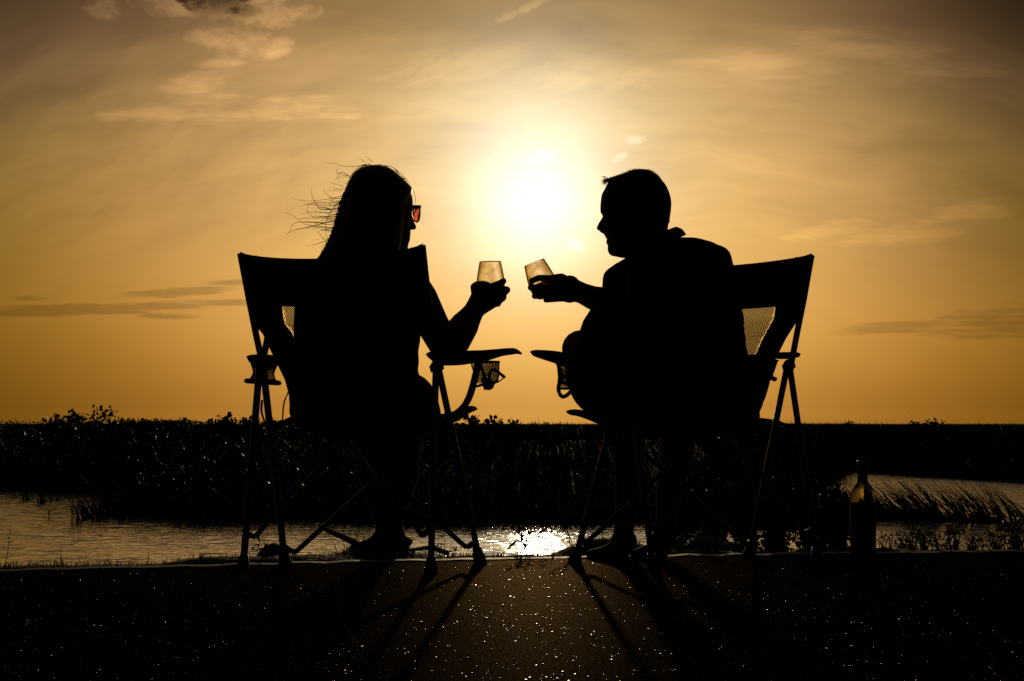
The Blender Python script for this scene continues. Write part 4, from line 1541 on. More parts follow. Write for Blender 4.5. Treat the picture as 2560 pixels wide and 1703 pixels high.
# neck and trunk
body.plimb([(1606, 590, MY, 60), (1640, 640, MY + 0.01, 62), (1665, 700, MY + 0.02, 75)])
body.slices([(672, 1560, 1800, 5.70, 0.06), (700, 1535, 1820, 5.70, 0.10), (760, 1520, 1838, 5.70, 0.12), (850, 1500, 1850, 5.72, 0.14), (950, 1490, 1855, 5.74, 0.15), (1040, 1530, 1845, 5.76, 0.14), (1072, 1570, 1830, 5.78, 0.12)])
# left arm holding the glass
GYm = 5.80
body.plimb([(1560, 712, 5.70, 52), (1590, 770, 5.76, 50), (1600, 800, 5.80, 46)])
body.plimb([(1600, 800, 5.80, 44), (1520, 757, 5.80, 38), (1480, 744, 5.80, 30), (1455, 733, 5.80, 26.5), (1432, 725, 5.80, 29), (1416, 722, 5.79, 32)])
body.plimb([(1424, 716, 5.79, 28), (1402, 704, 5.77, 16)])
body.plimb([(1424, 722, 5.79, 30), (1396, 718, 5.765, 14)])
body.plimb([(1424, 730, 5.79, 28), (1396, 732, 5.765, 14)])
body.plimb([(1424, 736, 5.79, 22), (1402, 744, 5.77, 11)])
gY = 5.755
hand_chain(body, [(1402, 699, 5.77, 12), (1372, 696, gY, 9), (1347, 695, gY, 8.2), (1329, 702, gY + 0.02, 7.5)])
hand_chain(body, [(1396, 716, 5.765, 11), (1360, 720, gY - 0.004, 9.5), (1336, 720, gY, 9), (1327, 719, gY + 0.022, 8.5)])
hand_chain(body, [(1396, 732, 5.765, 11), (1364, 737, gY - 0.002, 9.5), (1345, 739, gY + 0.004, 9), (1337, 740, gY + 0.022, 8.5)])
hand_chain(body, [(1402, 745, 5.77, 10), (1380, 748, gY, 8.5), (1370, 749, gY + 0.01, 8), (1365, 750, gY + 0.025, 7.6)])
hand_chain(body, [(1424, 708, 5.81, 15), (1404, 693, 5.845, 10), (1380, 695, 5.865, 9), (1360, 700, 5.872, 8)])
# right arm, resting in the lap on the far side of the chair back
body.plimb([(1790, 690, 5.70, 46), (1808, 800, 5.74, 42), (1815, 880, 5.80, 38)])
body.plimb([(1815, 880, 5.80, 38), (1790, 930, 5.98, 30), (1745, 945, 6.08, 24), (1725, 950, 6.12, 26)])
for k in range(4):
    hand_chain(body, [(1722, 940 + 8 * k, 6.13, 9), (1700, 946 + 9 * k, 6.15, 8), (1686, 954 + 9 * k, 6.13, 7.5)])
hand_chain(body, [(1738, 938, 6.12, 10), (1718, 930, 6.15, 9), (1702, 934, 6.16, 8)])
# legs
body.plimb([(1625, 1010, 5.80, 80), (1540, 940, 5.98, 64), (1452, 873, 6.14, 48)])
body.plimb([(1452, 873, 6.14, 48), (1510, 990, 6.17, 50), (1572, 1110, 6.20, 44), (1574, 1220, 6.22, 36), (1562, 1300, 6.24, 26), (1558, 1345, 6.25, 25)])
body.plimb([(1760, 1010, 5.82, 78), (1730, 1010, 6.05, 66), (1700, 1030, 6.22, 48)])
body.plimb([(1700, 1030, 6.22, 47), (1690, 1130, 6.23, 44), (1672, 1230, 6.23, 33), (1664, 1330, 6.22, 25)])
body.plimb([(1558, 1345, 6.25, 25), (1550, 1368, 6.19, 22), (1530, 1380, 6.19, 15)])
body.plimb([(1664, 1330, 6.22, 25), (1654, 1360, 6.16, 21), (1630, 1376, 6.17, 15)])
me_b = fuse(body, 0.0030, 2, 0.4, 'body')
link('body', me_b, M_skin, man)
# shirt: loose short sleeved shirt with a collar, bulging over the left chair arm
sh = MB()
sh.slices([(596, 1625, 1742, 5.70, 0.062), (606, 1608, 1786, 5.70, 0.075), (618, 1592, 1803, 5.70, 0.085), (640, 1574, 1819, 5.70, 0.10), (658, 1545, 1827, 5.70, 0.11), (680, 1524, 1834, 5.70, 0.125), (700, 1511, 1840, 5.70, 0.135), (730, 1498, 1846, 5.70, 0.145), (770, 1478, 1854, 5.71, 0.15),
           (800, 1456, 1859, 5.71, 0.155), (830, 1446, 1864, 5.71, 0.16), (870, 1430, 1869, 5.72, 0.165), (905, 1413, 1872, 5.72, 0.165), (930, 1410, 1874, 5.73, 0.165), (960, 1416, 1874, 5.73, 0.165), (985, 1426, 1872, 5.74, 0.16), (1020, 1450, 1868, 5.74, 0.16), (1050, 1490, 1860, 5.75, 0.15), (1070, 1530, 1850, 5.76, 0.13)])
sh.plimb([(1556, 706, 5.70, 52), (1586, 765, 5.76, 60), (1600, 800, 5.80, 56), (1560, 778, 5.80, 53), (1526, 758, 5.80, 47)])   # left sleeve
sh.plimb([(1786, 655, 5.70, 46), (1803, 770, 5.73, 47), (1810, 810, 5.76, 45)])   # right sleeve
me_s = fuse(sh, 0.006, 4, 0.5, 'shirt', 0.0032)
link('shirt', me_s, M_shirt, man)
col = MB()
n_ = 28
rings = []
for yy_, grow, dy_ in ((612, 1.10, 0.0), (590, 1.02, 0.0), (584, 0.94, -0.004), (581, 0.95, -0.010), (584, 1.06, -0.014), (588, 1.22, -0.012), (600, 1.40, -0.006)):
    c_ = P(1640, yy_, MY + 0.008)
    rings.append([c_ + Vector((R(54, MY) * grow * math.cos(2 * math.pi * k / n_), 0.066 * grow * math.sin(2 * math.pi * k / n_) + dy_, R(26, MY) * -math.cos(2 * math.pi * k / n_) * -0.5 - R(20, MY) * (1 - math.cos(2 * math.pi * k / n_)) * 0.5)) for k in range(n_)])
col.ring_strip(rings, caps=False)
col.obj('collar', M_shirt, man)
# shorts and shoes
so = MB()
so.slices([(985, 1520, 1850, 5.78, 0.15), (1040, 1530, 1850, 5.80, 0.15), (1075, 1560, 1835, 5.80, 0.13)])
so.plimb([(1625, 1010, 5.80, 88), (1560, 955, 5.95, 76), (1520, 925, 6.03, 66)])
so.plimb([(1760, 1010, 5.82, 86), (1735, 1012, 6.02, 78), (1720, 1022, 6.12, 68)])
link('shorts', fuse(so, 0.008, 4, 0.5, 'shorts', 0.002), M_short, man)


def shoe(pts, parent, sole_y):
    mb = MB()
    mb.plimb(pts, 16)
    o = link('shoe', fuse(mb, 0.005, 3, 0.5, 'shoe'), M_shoe, parent)
    return o


shoe([(1560, 1352, 6.20, 33), (1545, 1378, 6.16, 27), (1510, 1386, 6.18, 20), (1478, 1388, 6.22, 14)], man, 1400)
shoe([(1660, 1348, 6.17, 32), (1648, 1376, 6.14, 26), (1612, 1384, 6.18, 20), (1588, 1388, 6.20, 14)], man, 1400)

# short hair of the man: cap over the skull with a few spiky strands
hc = MB()
hprof = [(zz(y), ff(xf), ff(xb)) for y, xf, xb in [(560, 1640, 1674.5), (548, 1628, 1674.5), (528, 1612, 1677.5), (510, 1600, 1679), (495, 1588, 1677.5), (480, 1572, 1673), (466, 1540, 1667), (456, 1521, 1660), (449, 1511, 1654), (444, 1523, 1651), (438, 1543, 1645), (431, 1563, 1635), (426, 1574, 1627), (423, 1588, 1613)]]
hprof.sort(key=lambda q: q[0])
hhw = [(zz(560), 0.055), (zz(540), 0.074), (zz(500), 0.0795), (zz(465), 0.0765), (zz(440), 0.061), (zz(428), 0.040), (zz(423), 0.016)]
hhw.sort(key=lambda q: q[0])
head_shape(hc, org, fw, lt, hprof, hhw)
hair = link('hair', fuse(hc, 0.004, 2, 0.5, 'hair'), M_hair_m, man)
sk_ = MB()
for k in range(420):
    if k < 60:      # tuft over the forehead
        y0 = RND.uniform(444, 452)
        p = hp(ff(RND.uniform(1512, 1530)), RND.uniform(-0.03, 0.03), zz(y0))
        d = fw * RND.uniform(0.3, 1.0) + lt * RND.uniform(-.3, .3) + Vector((0, 0, RND.uniform(-1.2, 0.5)))
        L = RND.uniform(0.008, 0.019)
    else:
        a = RND.random()
        y0, xb = (RND.uniform(424, 470), 0)
        i = np.interp(zz(y0), [q[0] for q in hprof], [q[2] for q in hprof])
        j = np.interp(zz(y0), [q[0] for q in hprof], [q[1] for q in hprof])
        th_ = RND.uniform(0, 2 * math.pi)
        w_ = np.interp(zz(y0), [q[0] for q in hhw], [q[1] for q in hhw])
        p = hp((i + j) / 2 + (j - i) / 2 * math.cos(th_) * 0.97, w_ * math.sin(th_) * 0.95, zz(y0))
        d = (p - hp(0, 0, zz(500))).normalized() + Vector((RND.gauss(0, .35), RND.gauss(0, .35), RND.gauss(0, .35)))
        L = RND.uniform(0.003, 0.0075)
        if y0 > 445 and th_ > 2.2 and th_ < 4.1:
            L *= 0.6
    d.normalize()
    sk_.tube([p, p + d * L * 0.6, p + d * L + Vector((0, 0, -0.15 * L))], [0.0007, 0.0006, 0.0003], 4)
tag(sk_.obj('hair_strand', M_hair_m, hair), kind='stuff')

# ---- woman -----------------------------------------------------------
WY = 5.66
woman = thing('person', P(890, 1040, 5.72), 'person with long wind blown hair and red sunglasses, bare right arm raising a glass', 'person')
body = MB()
ang_w = math.radians(38)
fw = Vector((math.cos(ang_w), math.sin(ang_w), 0))
lt = Vector((fw.y, -fw.x, 0))
org = P(957, 520, WY)
wpx = lambda px: R(px, WY)
zz = lambda y: wpx(520 - y)
wprof = [(zz(y), f, b) for y, f, b in [(636, 0.035, -0.045), (632, 0.066, -0.055), (626, 0.080, -0.06), (618, 0.084, -0.064), (606, 0.084, -0.068), (598, 0.090, -0.072), (590, 0.0885, -0.075), (582, 0.0905, -0.08), (574, 0.089, -0.083), (560, 0.091, -0.088), (545, 0.092, -0.092), (530, 0.093, -0.095), (518, 0.095, -0.096), (505, 0.096, -0.096), (490, 0.094, -0.094), (472, 0.086, -0.088), (455, 0.073, -0.078), (442, 0.055, -0.062), (433, 0.034, -0.042), (429, 0.015, -0.02)]]
wprof.sort(key=lambda q: q[0])
whw = [(zz(636), 0.022), (zz(628), 0.034), (zz(610), 0.048), (zz(580), 0.060), (zz(545), 0.067), (zz(500), 0.071), (zz(465), 0.066), (zz(440), 0.047), (zz(429), 0.014)]
whw.sort(key=lambda q: q[0])
head_shape(body, org, fw, lt, wprof, whw)


def hp(f, l, z):
    return org + fw * f + lt * l + Vector((0, 0, z))


body.limb([hp(0.094, 0, zz(530)), hp(0.103, 0, zz(553)), hp(0.109, 0, zz(563))], [0.006, 0.007, 0.0075], 12)
for s_ in (-1, 1):
    body.ball(hp(0.101, 0.008 * s_, zz(566)), 0.0065, 0.0065, 0.006, 10, 6)
    body.limb([hp(0.0, 0.070 * s_, zz(518)), hp(-0.006, 0.077 * s_, zz(532)), hp(0.0, 0.072 * s_, zz(560))], [0.006, 0.008, 0.005], 10)
body.plimb([(945, 600, WY - 0.005, 48), (930, 645, WY, 46), (915, 690, WY + 0.01, 56)])
body.slices([(672, 840, 990, 5.67, 0.055), (690, 780, 1045, 5.67, 0.075), (720, 765, 1060, 5.67, 0.095), (780, 770, 1050, 5.68, 0.11), (850, 775, 1038, 5.69, 0.11), (900, 770, 1030, 5.71, 0.11), (960, 755, 1045, 5.74, 0.12), (1020, 745, 1075, 5.76, 0.13), (1070, 760, 1070, 5.78, 0.12)])
# right arm: elbow on the chair arm, forearm raised
body.plimb([(1030, 712, 5.66, 42), (1052, 745, 5.665, 42), (1082, 812, 5.69, 41), (1115, 868, 5.72, 40)])
body.plimb([(1120, 862, 5.72, 40), (1136, 850, 5.73, 42), (1160, 815, 5.745, 37), (1182, 782, 5.755, 27), (1190, 765, 5.755, 24.5), (1200, 748, 5.75, 26)])
body.plimb([(1203, 772, 5.752, 17), (1222, 766, 5.748, 12), (1240, 759, 5.74, 8)])
for (x, y, r0) in ((1194, 724, 13), (1206, 732, 14), (1214, 744, 13), (1217, 755, 11)):
    body.plimb([(1199, 752, 5.752, 24), (x, y, 5.742, r0)])
gy = 5.735
hand_chain(body, [(1193, 722, 5.742, 12), (1222, 720, gy, 10), (1247, 710, gy + 0.012, 9), (1259, 703, gy + 0.035, 8.3)])
hand_chain(body, [(1206, 732, 5.742, 11), (1238, 731, gy - 0.002, 9.5), (1262, 728, gy + 0.008, 10.5), (1267, 725, gy + 0.03, 10)])
hand_chain(body, [(1214, 744, 5.742, 11), (1240, 746, gy, 9.5), (1256, 746, gy + 0.01, 9.3), (1259, 743, gy + 0.03, 8.5)])
hand_chain(body, [(1217, 755, 5.742, 10), (1234, 759, gy, 8.5), (1245, 760, gy + 0.01, 8), (1247, 757, gy + 0.025, 7.5)])
hand_chain(body, [(1192, 738, 5.76, 14), (1186, 718, 5.775, 11), (1192, 712, 5.80, 9.5), (1206, 710, 5.825, 8.5), (1220, 712, 5.83, 7.5)])
# left arm in the lap
body.plimb([(782, 715, 5.67, 44), (770, 800, 5.69, 36), (768, 880, 5.74, 35)])
body.plimb([(768, 880, 5.74, 33), (810, 940, 5.92, 26), (850, 960, 6.02, 20), (872, 965, 6.06, 22)])
for k in range(4):
    hand_chain(body, [(872, 955 + 7 * k, 6.07, 8), (892, 958 + 8 * k, 6.09, 7.3), (906, 964 + 8 * k, 6.08, 6.6)])
hand_chain(body, [(860, 952, 6.06, 9), (876, 944, 6.08, 8), (890, 946, 6.09, 7)])
# legs
body.plimb([(1005, 1015, 5.80, 84), (1025, 1035, 5.98, 68), (1000, 1060, 6.18, 52)])
body.plimb([(1000, 1060, 6.18, 50), (1003, 1120, 6.24, 50), (1000, 1190, 6.30, 47), (985, 1270, 6.38, 34), (978, 1330, 6.44, 25)])
body.plimb([(850, 1015, 5.82, 82), (880, 1035, 6.02, 66), (910, 1060, 6.20, 52)])
body.plimb([(910, 1060, 6.20, 49), (925, 1130, 6.27, 48), (945, 1210, 6.34, 42), (962, 1290, 6.42, 29), (965, 1335, 6.46, 24)])
body.plimb([(978, 1330, 6.44, 24), (984, 1346, 6.45, 19), (998, 1354, 6.47, 12)])
body.plimb([(965, 1335, 6.46, 23), (948, 1354, 6.465, 18), (925, 1364, 6.475, 12)])
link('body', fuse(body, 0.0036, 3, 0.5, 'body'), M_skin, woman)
tp = MB()
tp.slices([(684, 800, 1020, 5.67, 0.085), (720, 775, 1045, 5.67, 0.107), (760, 755, 1052, 5.67, 0.12), (800, 742, 1052, 5.68, 0.125), (845, 738, 1050, 5.69, 0.125), (880, 738, 1046, 5.70, 0.125), (905, 737, 1048, 5.71, 0.125), (925, 735, 1046, 5.72, 0.13), (945, 732, 1051, 5.73, 0.13), (965, 730, 1063, 5.74, 0.135), (985, 728, 1078, 5.75, 0.14), (1000, 728, 1090, 5.76, 0.14)])
for x in (840, 985):
    tp.plimb([(x, 700, 5.60, 14), (x, 676, 5.64, 13), (x, 672, 5.68, 13), (x, 700, 5.74, 14)])
link('tank_top', fuse(tp, 0.006, 3, 0.5, 'tank_top', 0.002), M_top, woman)
so = MB()
so.slices([(975, 725, 1082, 5.77, 0.14), (1000, 723, 1096, 5.78, 0.145), (1030, 722, 1103, 5.79, 0.145), (1060, 735, 1104, 5.80, 0.13), (1078, 760, 1095, 5.80, 0.11)])
so.plimb([(1005, 1015, 5.80, 90), (1022, 1032, 5.95, 76), (1015, 1045, 6.05, 66)])
so.plimb([(850, 1015, 5.82, 90), (872, 1030, 5.98, 76), (888, 1044, 6.08, 64)])
link('shorts', fuse(so, 0.007, 3, 0.5, 'shorts', 0.002), M_short, woman)
shoe([(982, 1338, 6.44, 31), (990, 1352, 6.46, 24), (1012, 1357, 6.48, 17), (1022, 1355, 6.49, 10)], woman, 0)
shoe([(960, 1346, 6.46, 30), (942, 1362, 6.47, 24), (915, 1368, 6.48, 18), (880, 1372, 6.5, 10)], woman, 0)
sole = MB()
sole.plimb([(1028, 1352, 6.48, 4), (1020, 1362, 6.48, 5.5), (990, 1369, 6.47, 6), (950, 1374, 6.46, 6.5), (905, 1378, 6.47, 6)])
sole.obj('shoe_sole', M_sole, woman)

# hair
hr = MB()
hr.slices([(414, 930, 955, 5.66, 0.02), (419, 908, 972, 5.66, 0.05), (425, 896, 982, 5.66, 0.07), (433, 887, 992, 5.66, 0.085), (446, 877, 1007, 5.66, 0.10), (458, 870, 1020, 5.66, 0.105), (470, 865, 1031, 5.655, 0.108), (478, 862, 1030, 5.65, 0.108), (488, 859, 1026, 5.645, 0.105), (500, 855, 1020, 5.64, 0.10), (513, 860, 1017, 5.635, 0.10), (526, 859, 1014, 5.63, 0.10), (540, 852, 1012, 5.625, 0.098), (554, 849, 1010, 5.62, 0.095), (568, 851, 1008, 5.617, 0.092), (581, 842, 1006, 5.615, 0.09),
           (600, 830, 1004, 5.61, 0.085), (627, 815, 1000, 5.605, 0.075), (660, 800, 990, 5.60, 0.06), (720, 805, 975, 5.59, 0.045), (780, 815, 950, 5.585, 0.03)], pw=2.2)
hair = link('hair', fuse(hr, 0.004, 2, 0.5, 'hair'), M_hair_w, woman)
st = MB()


def strand(pts, r0=0.0010, Y=5.64, r1=0.0003):
    sm = spline([P(x, y, Y + 0.0) for x, y in pts], 7)
    n = len(sm)
    st.tube([Vector(p) for p in sm], [r0 + (r1 - r0) * i / (n - 1) for i in range(n)], 5)


c2 = lambda x, y: (700 + x / 5.6, 390 + y / 5.6)
named = [
    [(870, 620), (780, 690), (700, 800), (650, 920), (635, 1030), (650, 1120), (680, 1175)],
    [(850, 700), (800, 780), (770, 880), (750, 980), (745, 1040)],
    [(740, 750), (640, 750), (560, 740), (500, 660), (455, 570), (440, 480), (440, 400)],
    [(820, 840), (700, 850), (500, 860), (410, 810), (380, 760), (400, 690), (470, 640)],
    [(820, 880), (640, 880), (420, 875), (240, 880)],
    [(830, 890), (680, 930), (500, 935), (350, 925), (250, 930), (170, 970), (135, 1050), (90, 1110)],
    [(700, 920), (520, 965), (360, 1005), (220, 1035), (130, 1070), (95, 1110)],
    [(640, 1000), (480, 985), (320, 940), (230, 870), (130, 810), (70, 790)],
    [(740, 1010), (600, 1000), (500, 990), (420, 960)],
    [(800, 900), (660, 900), (540, 920), (480, 960)],
    [(980, 290), (900, 240), (800, 230), (800, 150)],
    [(970, 270), (900, 275), (820, 250), (800, 330), (850, 350)],
    [(900, 450), (840, 410), (760, 390), (700, 360)],
    [(880, 480), (760, 470), (740, 540)],
    [(860, 590), (760, 600), (700, 640), (690, 700)],
    [(740, 600), (660, 540), (610, 460)],
    [(870, 560), (730, 590), (560, 620), (400, 630), (190, 610)],
    [(1400, 165), (1280, 130), (1180, 120), (1090, 160), (1000, 260)],
    [(1350, 170), (1220, 135), (1140, 150), (1040, 220), (960, 330), (900, 470)],
    [(1300, 170), (1200, 150), (1080, 200), (980, 300), (920, 420)],
    [(1270, 110), (1110, 140), (900, 150), (780, 110), (620, 95)],
    [(1300, 90), (1260, 50), (1190, 10)],
    [(1190, 90), (1140, 50), (1080, 40)],
    [(1490, 135), (1580, 160), (1660, 220), (1740, 290), (1770, 340)],
    [(1460, 140), (1560, 150), (1640, 210), (1700, 250), (1760, 310)],
    [(1620, 200), (1700, 280), (1760, 330), (1840, 410)],
    [(1600, 230), (1650, 290), (1740, 320)],
    [(1340, 130), (1420, 120), (1500, 140)],
    [(1870, 480), (1890, 570), (1895, 640), (1885, 700)],
    [(1815, 1040), (1815, 1090), (1790, 1140), (1755, 1180)],
    [(1800, 1050), (1800, 1090), (1760, 1150)],
    [(640, 1200), (560, 1100), (460, 1020)],
    [(660, 1190), (520, 1230), (380, 1260)],
    [(760, 1080), (700, 1180), (620, 1310), (545, 1450)],
    [(770, 1120), (720, 1230), (640, 1340), (570, 1450)],
    [(780, 1180), (730, 1290), (670, 1370), (600, 1450)],
    [(790, 1240), (720, 1330), (650, 1450)],
    [(800, 1300), (740, 1390), (690, 1450)],
    [(740, 1120), (680, 1210), (600, 1340), (540, 1455)],
    [(930, 450), (880, 560), (845, 680), (830, 800)],
    [(960, 380), (900, 500), (870, 600)],
    [(850, 620), (820, 700), (800, 800), (770, 920), (750, 1020)],
]
for i, sp0 in enumerate(named):
    strand([c2(*q) for q in sp0], 0.0014 if i in (0, 1, 2, 5, 6, 17, 18, 33, 34, 38, 39, 41) else 0.0008, 5.64 + RND.uniform(-0.02, 0.02))
for k in range(90):         # thicker wavy locks that loosen the left outline
    ys = RND.uniform(470, 640)
    x0 = np.interp(ys, [430, 470, 520, 560, 600, 640], [888, 864, 853, 846, 830, 806])
    L = RND.uniform(30, 75)
    y1 = ys + L
    x1 = np.interp(min(y1, 690), [430, 470, 520, 560, 600, 640, 690], [888, 864, 852, 842, 826, 803, 772])
    wv = RND.uniform(-5, 6)
    strand([(x0 + 6, ys), (x0 * .67 + x1 * .33 + wv - 1, ys + L * .33), (x0 * .33 + x1 * .67 - wv - 1, ys + L * .66), (x1 + RND.uniform(-6, 22), min(y1, 680))], RND.uniform(0.0008, 0.0018), 5.62 + RND.uniform(-0.03, 0.03), 0.0005)
for k in range(14):         # locks lifted by the wind at neck level
    ys = RND.uniform(500, 590)
    x0 = np.interp(ys, [430, 470, 520, 560, 600, 640], [888, 864, 853, 846, 830, 806])
    L = RND.uniform(30, 110)
    a = RND.uniform(-14, 22)
    strand([(x0 + 8, ys - 4), (x0 - L * 0.3, ys + 6), (x0 - L * 0.65, ys + a * 0.4), (x0 - L, ys + a)], RND.uniform(0.0008, 0.0014), 5.62 + RND.uniform(-0.03, 0.03), 0.0003)
for k in range(150):        # locks hugging the left outline
    t = RND.random()
    ys = 430 + 200 * t
    x0 = np.interp(ys, [430, 470, 520, 560, 600, 640], [888, 864, 853, 846, 830, 806])
    ln_ = RND.uniform(30, 90)
    y1 = min(ys + ln_, 650)
    x1 = np.interp(y1, [430, 470, 520, 560, 600, 640, 660], [888, 864, 852, 843, 828, 804, 795])
    o0, o1 = RND.uniform(-2, 8), RND.uniform(-5, 14)
    strand([(x0 + o0 + 3, ys), ((x0 + x1) / 2 + RND.uniform(-5, 7), (ys + y1) / 2), (x1 + o1, y1)], 0.0008, 5.63 + RND.uniform(-0.03, 0.02))
for k in range(34):         # fine flyaways blown to the left
    y0 = RND.uniform(440, 610)
    x0 = np.interp(y0, [430, 470, 520, 560, 600, 640], [888, 864, 853, 846, 830, 806])
    L = RND.uniform(12, 55)
    a = RND.uniform(-0.5, 0.5)
    strand([(x0 + 6, y0 + 3), (x0 - L * 0.4, y0 + a * 10), (x0 - L * 0.8, y0 + a * 22 + RND.uniform(-6, 6)), (x0 - L, y0 + a * 18 + RND.uniform(-14, 14))], 0.00038, 5.63 + RND.uniform(-0.03, 0.03), 0.0002)
for k in range(26):         # crown
    x0 = RND.uniform(890, 1010)
    y0 = np.interp(x0, [885, 910, 948, 980, 1010], [434, 421, 417, 428, 450])
    strand([(x0 + 14, y0 + 5), (x0, y0 - RND.uniform(1, 6)), (x0 - 18, y0 + RND.uniform(-4, 6) + max(0, (920 - x0) * 0.5))], 0.0005, 5.64 + RND.uniform(-0.04, 0.03))
tag(st.obj('hair_strand', M_hair_w, hair), kind='stuff')

# sunglasses (worn)
sg = MB()


def gp(f, l, y):
    return hp(f, l, zz(y))


for s_ in (1, -1):
    outline = [(0.006, 517), (0.034, 516), (0.062, 515.5), (0.0655, 519), (0.0615, 540), (0.050, 550), (0.030, 553), (0.014, 548), (0.007, 532)]
    pts = [gp(0.1015 - 4.2 * l * l, l * s_, y) for l, y in outline]
    sg.tube(pts + [pts[0], pts[1]], [0.0022] * (len(pts) + 2), 6)
    sg.tube([gp(0.1015 - 4.2 * 0.05 ** 2, 0.05 * s_, 516), gp(0.1015 - 4.2 * 0.0655 ** 2, 0.0655 * s_, 516.5)], [0.0025, 0.0042], 8)
    sg.tube([gp(0.083, 0.066 * s_, 518), gp(0.05, 0.0715 * s_, 519), gp(-0.01, 0.076 * s_, 522)], [0.0035, 0.0028, 0.0025], 8, flat=1.6)
sg.tube([gp(0.101, 0.008, 520), gp(0.104, 0, 518), gp(0.101, -0.008, 520)], [0.0022] * 3, 6)
specs = sg.obj('sunglasses', M_plastic, woman)
for s_ in (1, -1):
    ln = MB()
    outline = [(0.006, 517), (0.020, 516.5), (0.034, 516), (0.062, 515.5), (0.0655, 519), (0.0615, 540), (0.050, 550), (0.030, 553), (0.014, 548), (0.007, 532)]
    for off in (0.0, 0.0012):
        ln.v += [tuple(gp(0.1015 - 4.2 * l * l + off, l * s_, y)) for l, y in outline]
    m_ = len(outline)
    ln.f.append(tuple(range(m_)))
    ln.f.append(tuple(range(2 * m_ - 1, m_ - 1, -1)))
    for i in range(m_):
        ln.f.append((i, m_ + i, m_ + (i + 1) % m_, (i + 1) % m_))
    ln.obj('lens', M_lens, specs, smooth=False)


# ------------------------------------------------------------------ wine glasses and bottle
def lathe(profile, n=48):
    mb = MB()
    rings = [[(r_ * math.cos(2 * math.pi * k / n), r_ * math.sin(2 * math.pi * k / n), z) for k in range(n)] for r_, z in profile]
    mb.ring_strip(rings)
    return mb


def wine_glass(rim_c, down, label, fill):
    H = 0.108
    base = rim_c + down * H
    t = thing('wine_glass', base, label, 'wine glass', 'stemless wine glasses raised in a toast')
    outer = spline([(0.001, 0.0), (0.020, 0.0005), (0.030, 0.005), (0.0385, 0.020), (0.0415, 0.038), (0.0405, 0.058), (0.0370, 0.080), (0.0318, H - 0.001), (0.0312, H)], 5)
    inner = spline([(0.0292, H), (0.0296, H - 0.001), (0.0346, 0.080), (0.0380, 0.058), (0.0389, 0.038), (0.0358, 0.022), (0.028, 0.0085), (0.018, 0.005), (0.001, 0.0045)], 5)
    q = Vector((0, 0, 1)).rotation_difference(-down)
    b = lathe([tuple(p) for p in outer] + [tuple(p) for p in inner])
    b.v = [tuple(q @ Vector(p) + base) for p in b.v]
    o = b.obj('bowl', M_glass, t)
    # level wine surface inside the bowl
    mb = MB()
    n = 40
    rows = [p for p in inner[::-1] if p[1] <= fill]
    rings = [[q @ Vector(((r_ - 0.0002) * math.cos(2 * math.pi * k / n), (r_ - 0.0002) * math.sin(2 * math.pi * k / n), z + 0.0002)) + base for k in range(n)] for r_, z in rows]
    mb.ring_strip(rings)
    zc = max((q @ Vector((0, 0, rows[-1][1])) + base).z, base.z)
    mb.v = [(x, y, min(z, zc)) for x, y, z in mb.v]
    mb.obj('wine', M_wine, t)
    return t


d1 = Vector((R(2, 5.78), 0.004, -0.1)).normalized()
wine_glass(P(1225.5, 654.5, 5.785), d1, 'upright stemless wine glass in the hand of the woman', 0.038)
d2 = Vector((0.378, -0.01, -0.926)).normalized()
wine_glass(P(1335.5, 657.5, 5.805), d2, 'tilted stemless wine glass with dark wine in the hand of the man', 0.046)

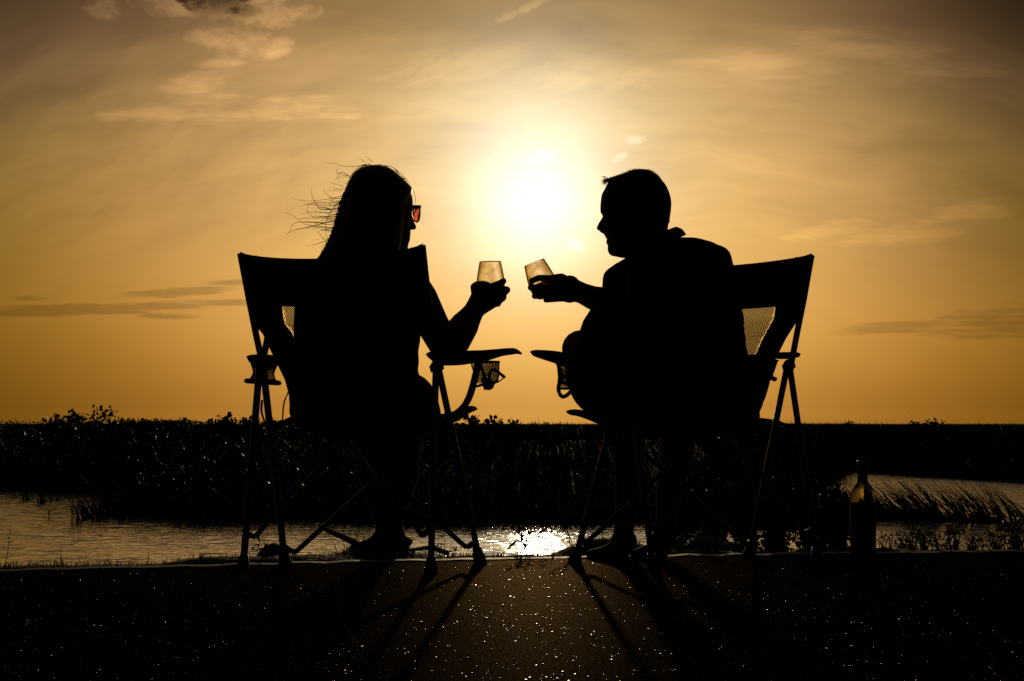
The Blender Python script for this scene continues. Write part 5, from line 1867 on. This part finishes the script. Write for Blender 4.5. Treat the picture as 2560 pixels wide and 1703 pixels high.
bY = 6.10
bb = P(2158, 1402, bY)
bot = thing('wine_bottle', (bb.x, bY, 0.0), 'amber glass wine bottle standing at the edge of the pavement', 'wine bottle')
px_h = lambda y: P(2158, y, bY).z
profile = spline([(0.002, 0.001), (0.030, 0.0), (0.0375, 0.004), (0.0388, 0.012), (0.0388, 0.10), (0.0388, px_h(1264)), (0.0386, px_h(1252)), (0.0377, px_h(1241)), (0.0356, px_h(1231)), (0.0320, px_h(1222)), (0.0268, px_h(1215)), (0.0205, px_h(1209)), (0.0165, px_h(1204)), (0.0150, px_h(1198)), (0.0142, px_h(1180)), (0.0140, px_h(1162)), (0.0158, px_h(1160)), (0.0158, px_h(1154)), (0.0145, px_h(1152.5)), (0.004, px_h(1152.3))], 5)
b = lathe([tuple(p) for p in profile])
b.v = [(x + bb.x, y + bY, z) for x, y, z in b.v]
b.obj('glass_body', M_amber, bot)
lab = lathe([(0.0392, 0.004), (0.0394, 0.005), (0.0394, px_h(1258)), (0.0392, px_h(1257)), ])
lab.v = [(x + bb.x, y + bY, z) for x, y, z in lab.v]
lab.f = [f for f in lab.f if len(f) == 4]
lab.obj('label', M_label, bot)
foil = lathe([(0.0172, px_h(1205)), (0.0168, px_h(1203)), (0.0154, px_h(1196)), (0.0148, px_h(1166)), (0.0162, px_h(1161)), (0.0163, px_h(1155)), (0.0150, px_h(1151.5)), (0.002, px_h(1151.2))])  # dark cover added so the bright amber neck and lip go dark
foil.v = [(x + bb.x, y + bY, z) for x, y, z in foil.v]
foil.f = [f for f in foil.f if len(f) == 4]
foil.obj('added_neck_foil', M_foil, bot)

# ------------------------------------------------------------------ birds
def bird(px, py, Y, span_px, label, droop):
    c = P(px, py, Y)
    t = thing('bird', c, label, 'bird', 'birds in the evening sky')
    s = R(span_px / 2, Y)
    MB().limb([c + Vector((0, -0.22 * s, 0)), c + Vector((0, 0.1 * s, 0)), c + Vector((0, 0.42 * s, 0.02 * s))], [0.05 * s, 0.13 * s, 0.06 * s], 8).obj('body', M_bird, t)
    for sd in (-1, 1):
        mb = MB()
        pts = spline([c + Vector((sd * 0.05 * s, 0, 0.03 * s)), c + Vector((sd * 0.45 * s, 0.05 * s, 0.20 * s)), c + Vector((sd * 1.0 * s, -0.1 * s, -droop * s))], 5)
        mb.tube([Vector(p) for p in pts], [0.17 * s * (1 - 0.8 * i / (len(pts) - 1)) for i in range(len(pts))], 8, flat=0.35)
        mb.obj('wing', M_bird, t)


bird(2271, 1028, 60, 9, 'bird gliding low over the right horizon with arched wings', 0.35)
bird(2279, 57, 60, 6, 'tiny bird high in the dark upper right sky', 0.1)
bird(2285, 880, 60, 5, 'tiny bird midway up the right sky', 0.3)
bird(124, 884, 60, 5, 'tiny bird in the left sky below the cloud bank', -0.2)
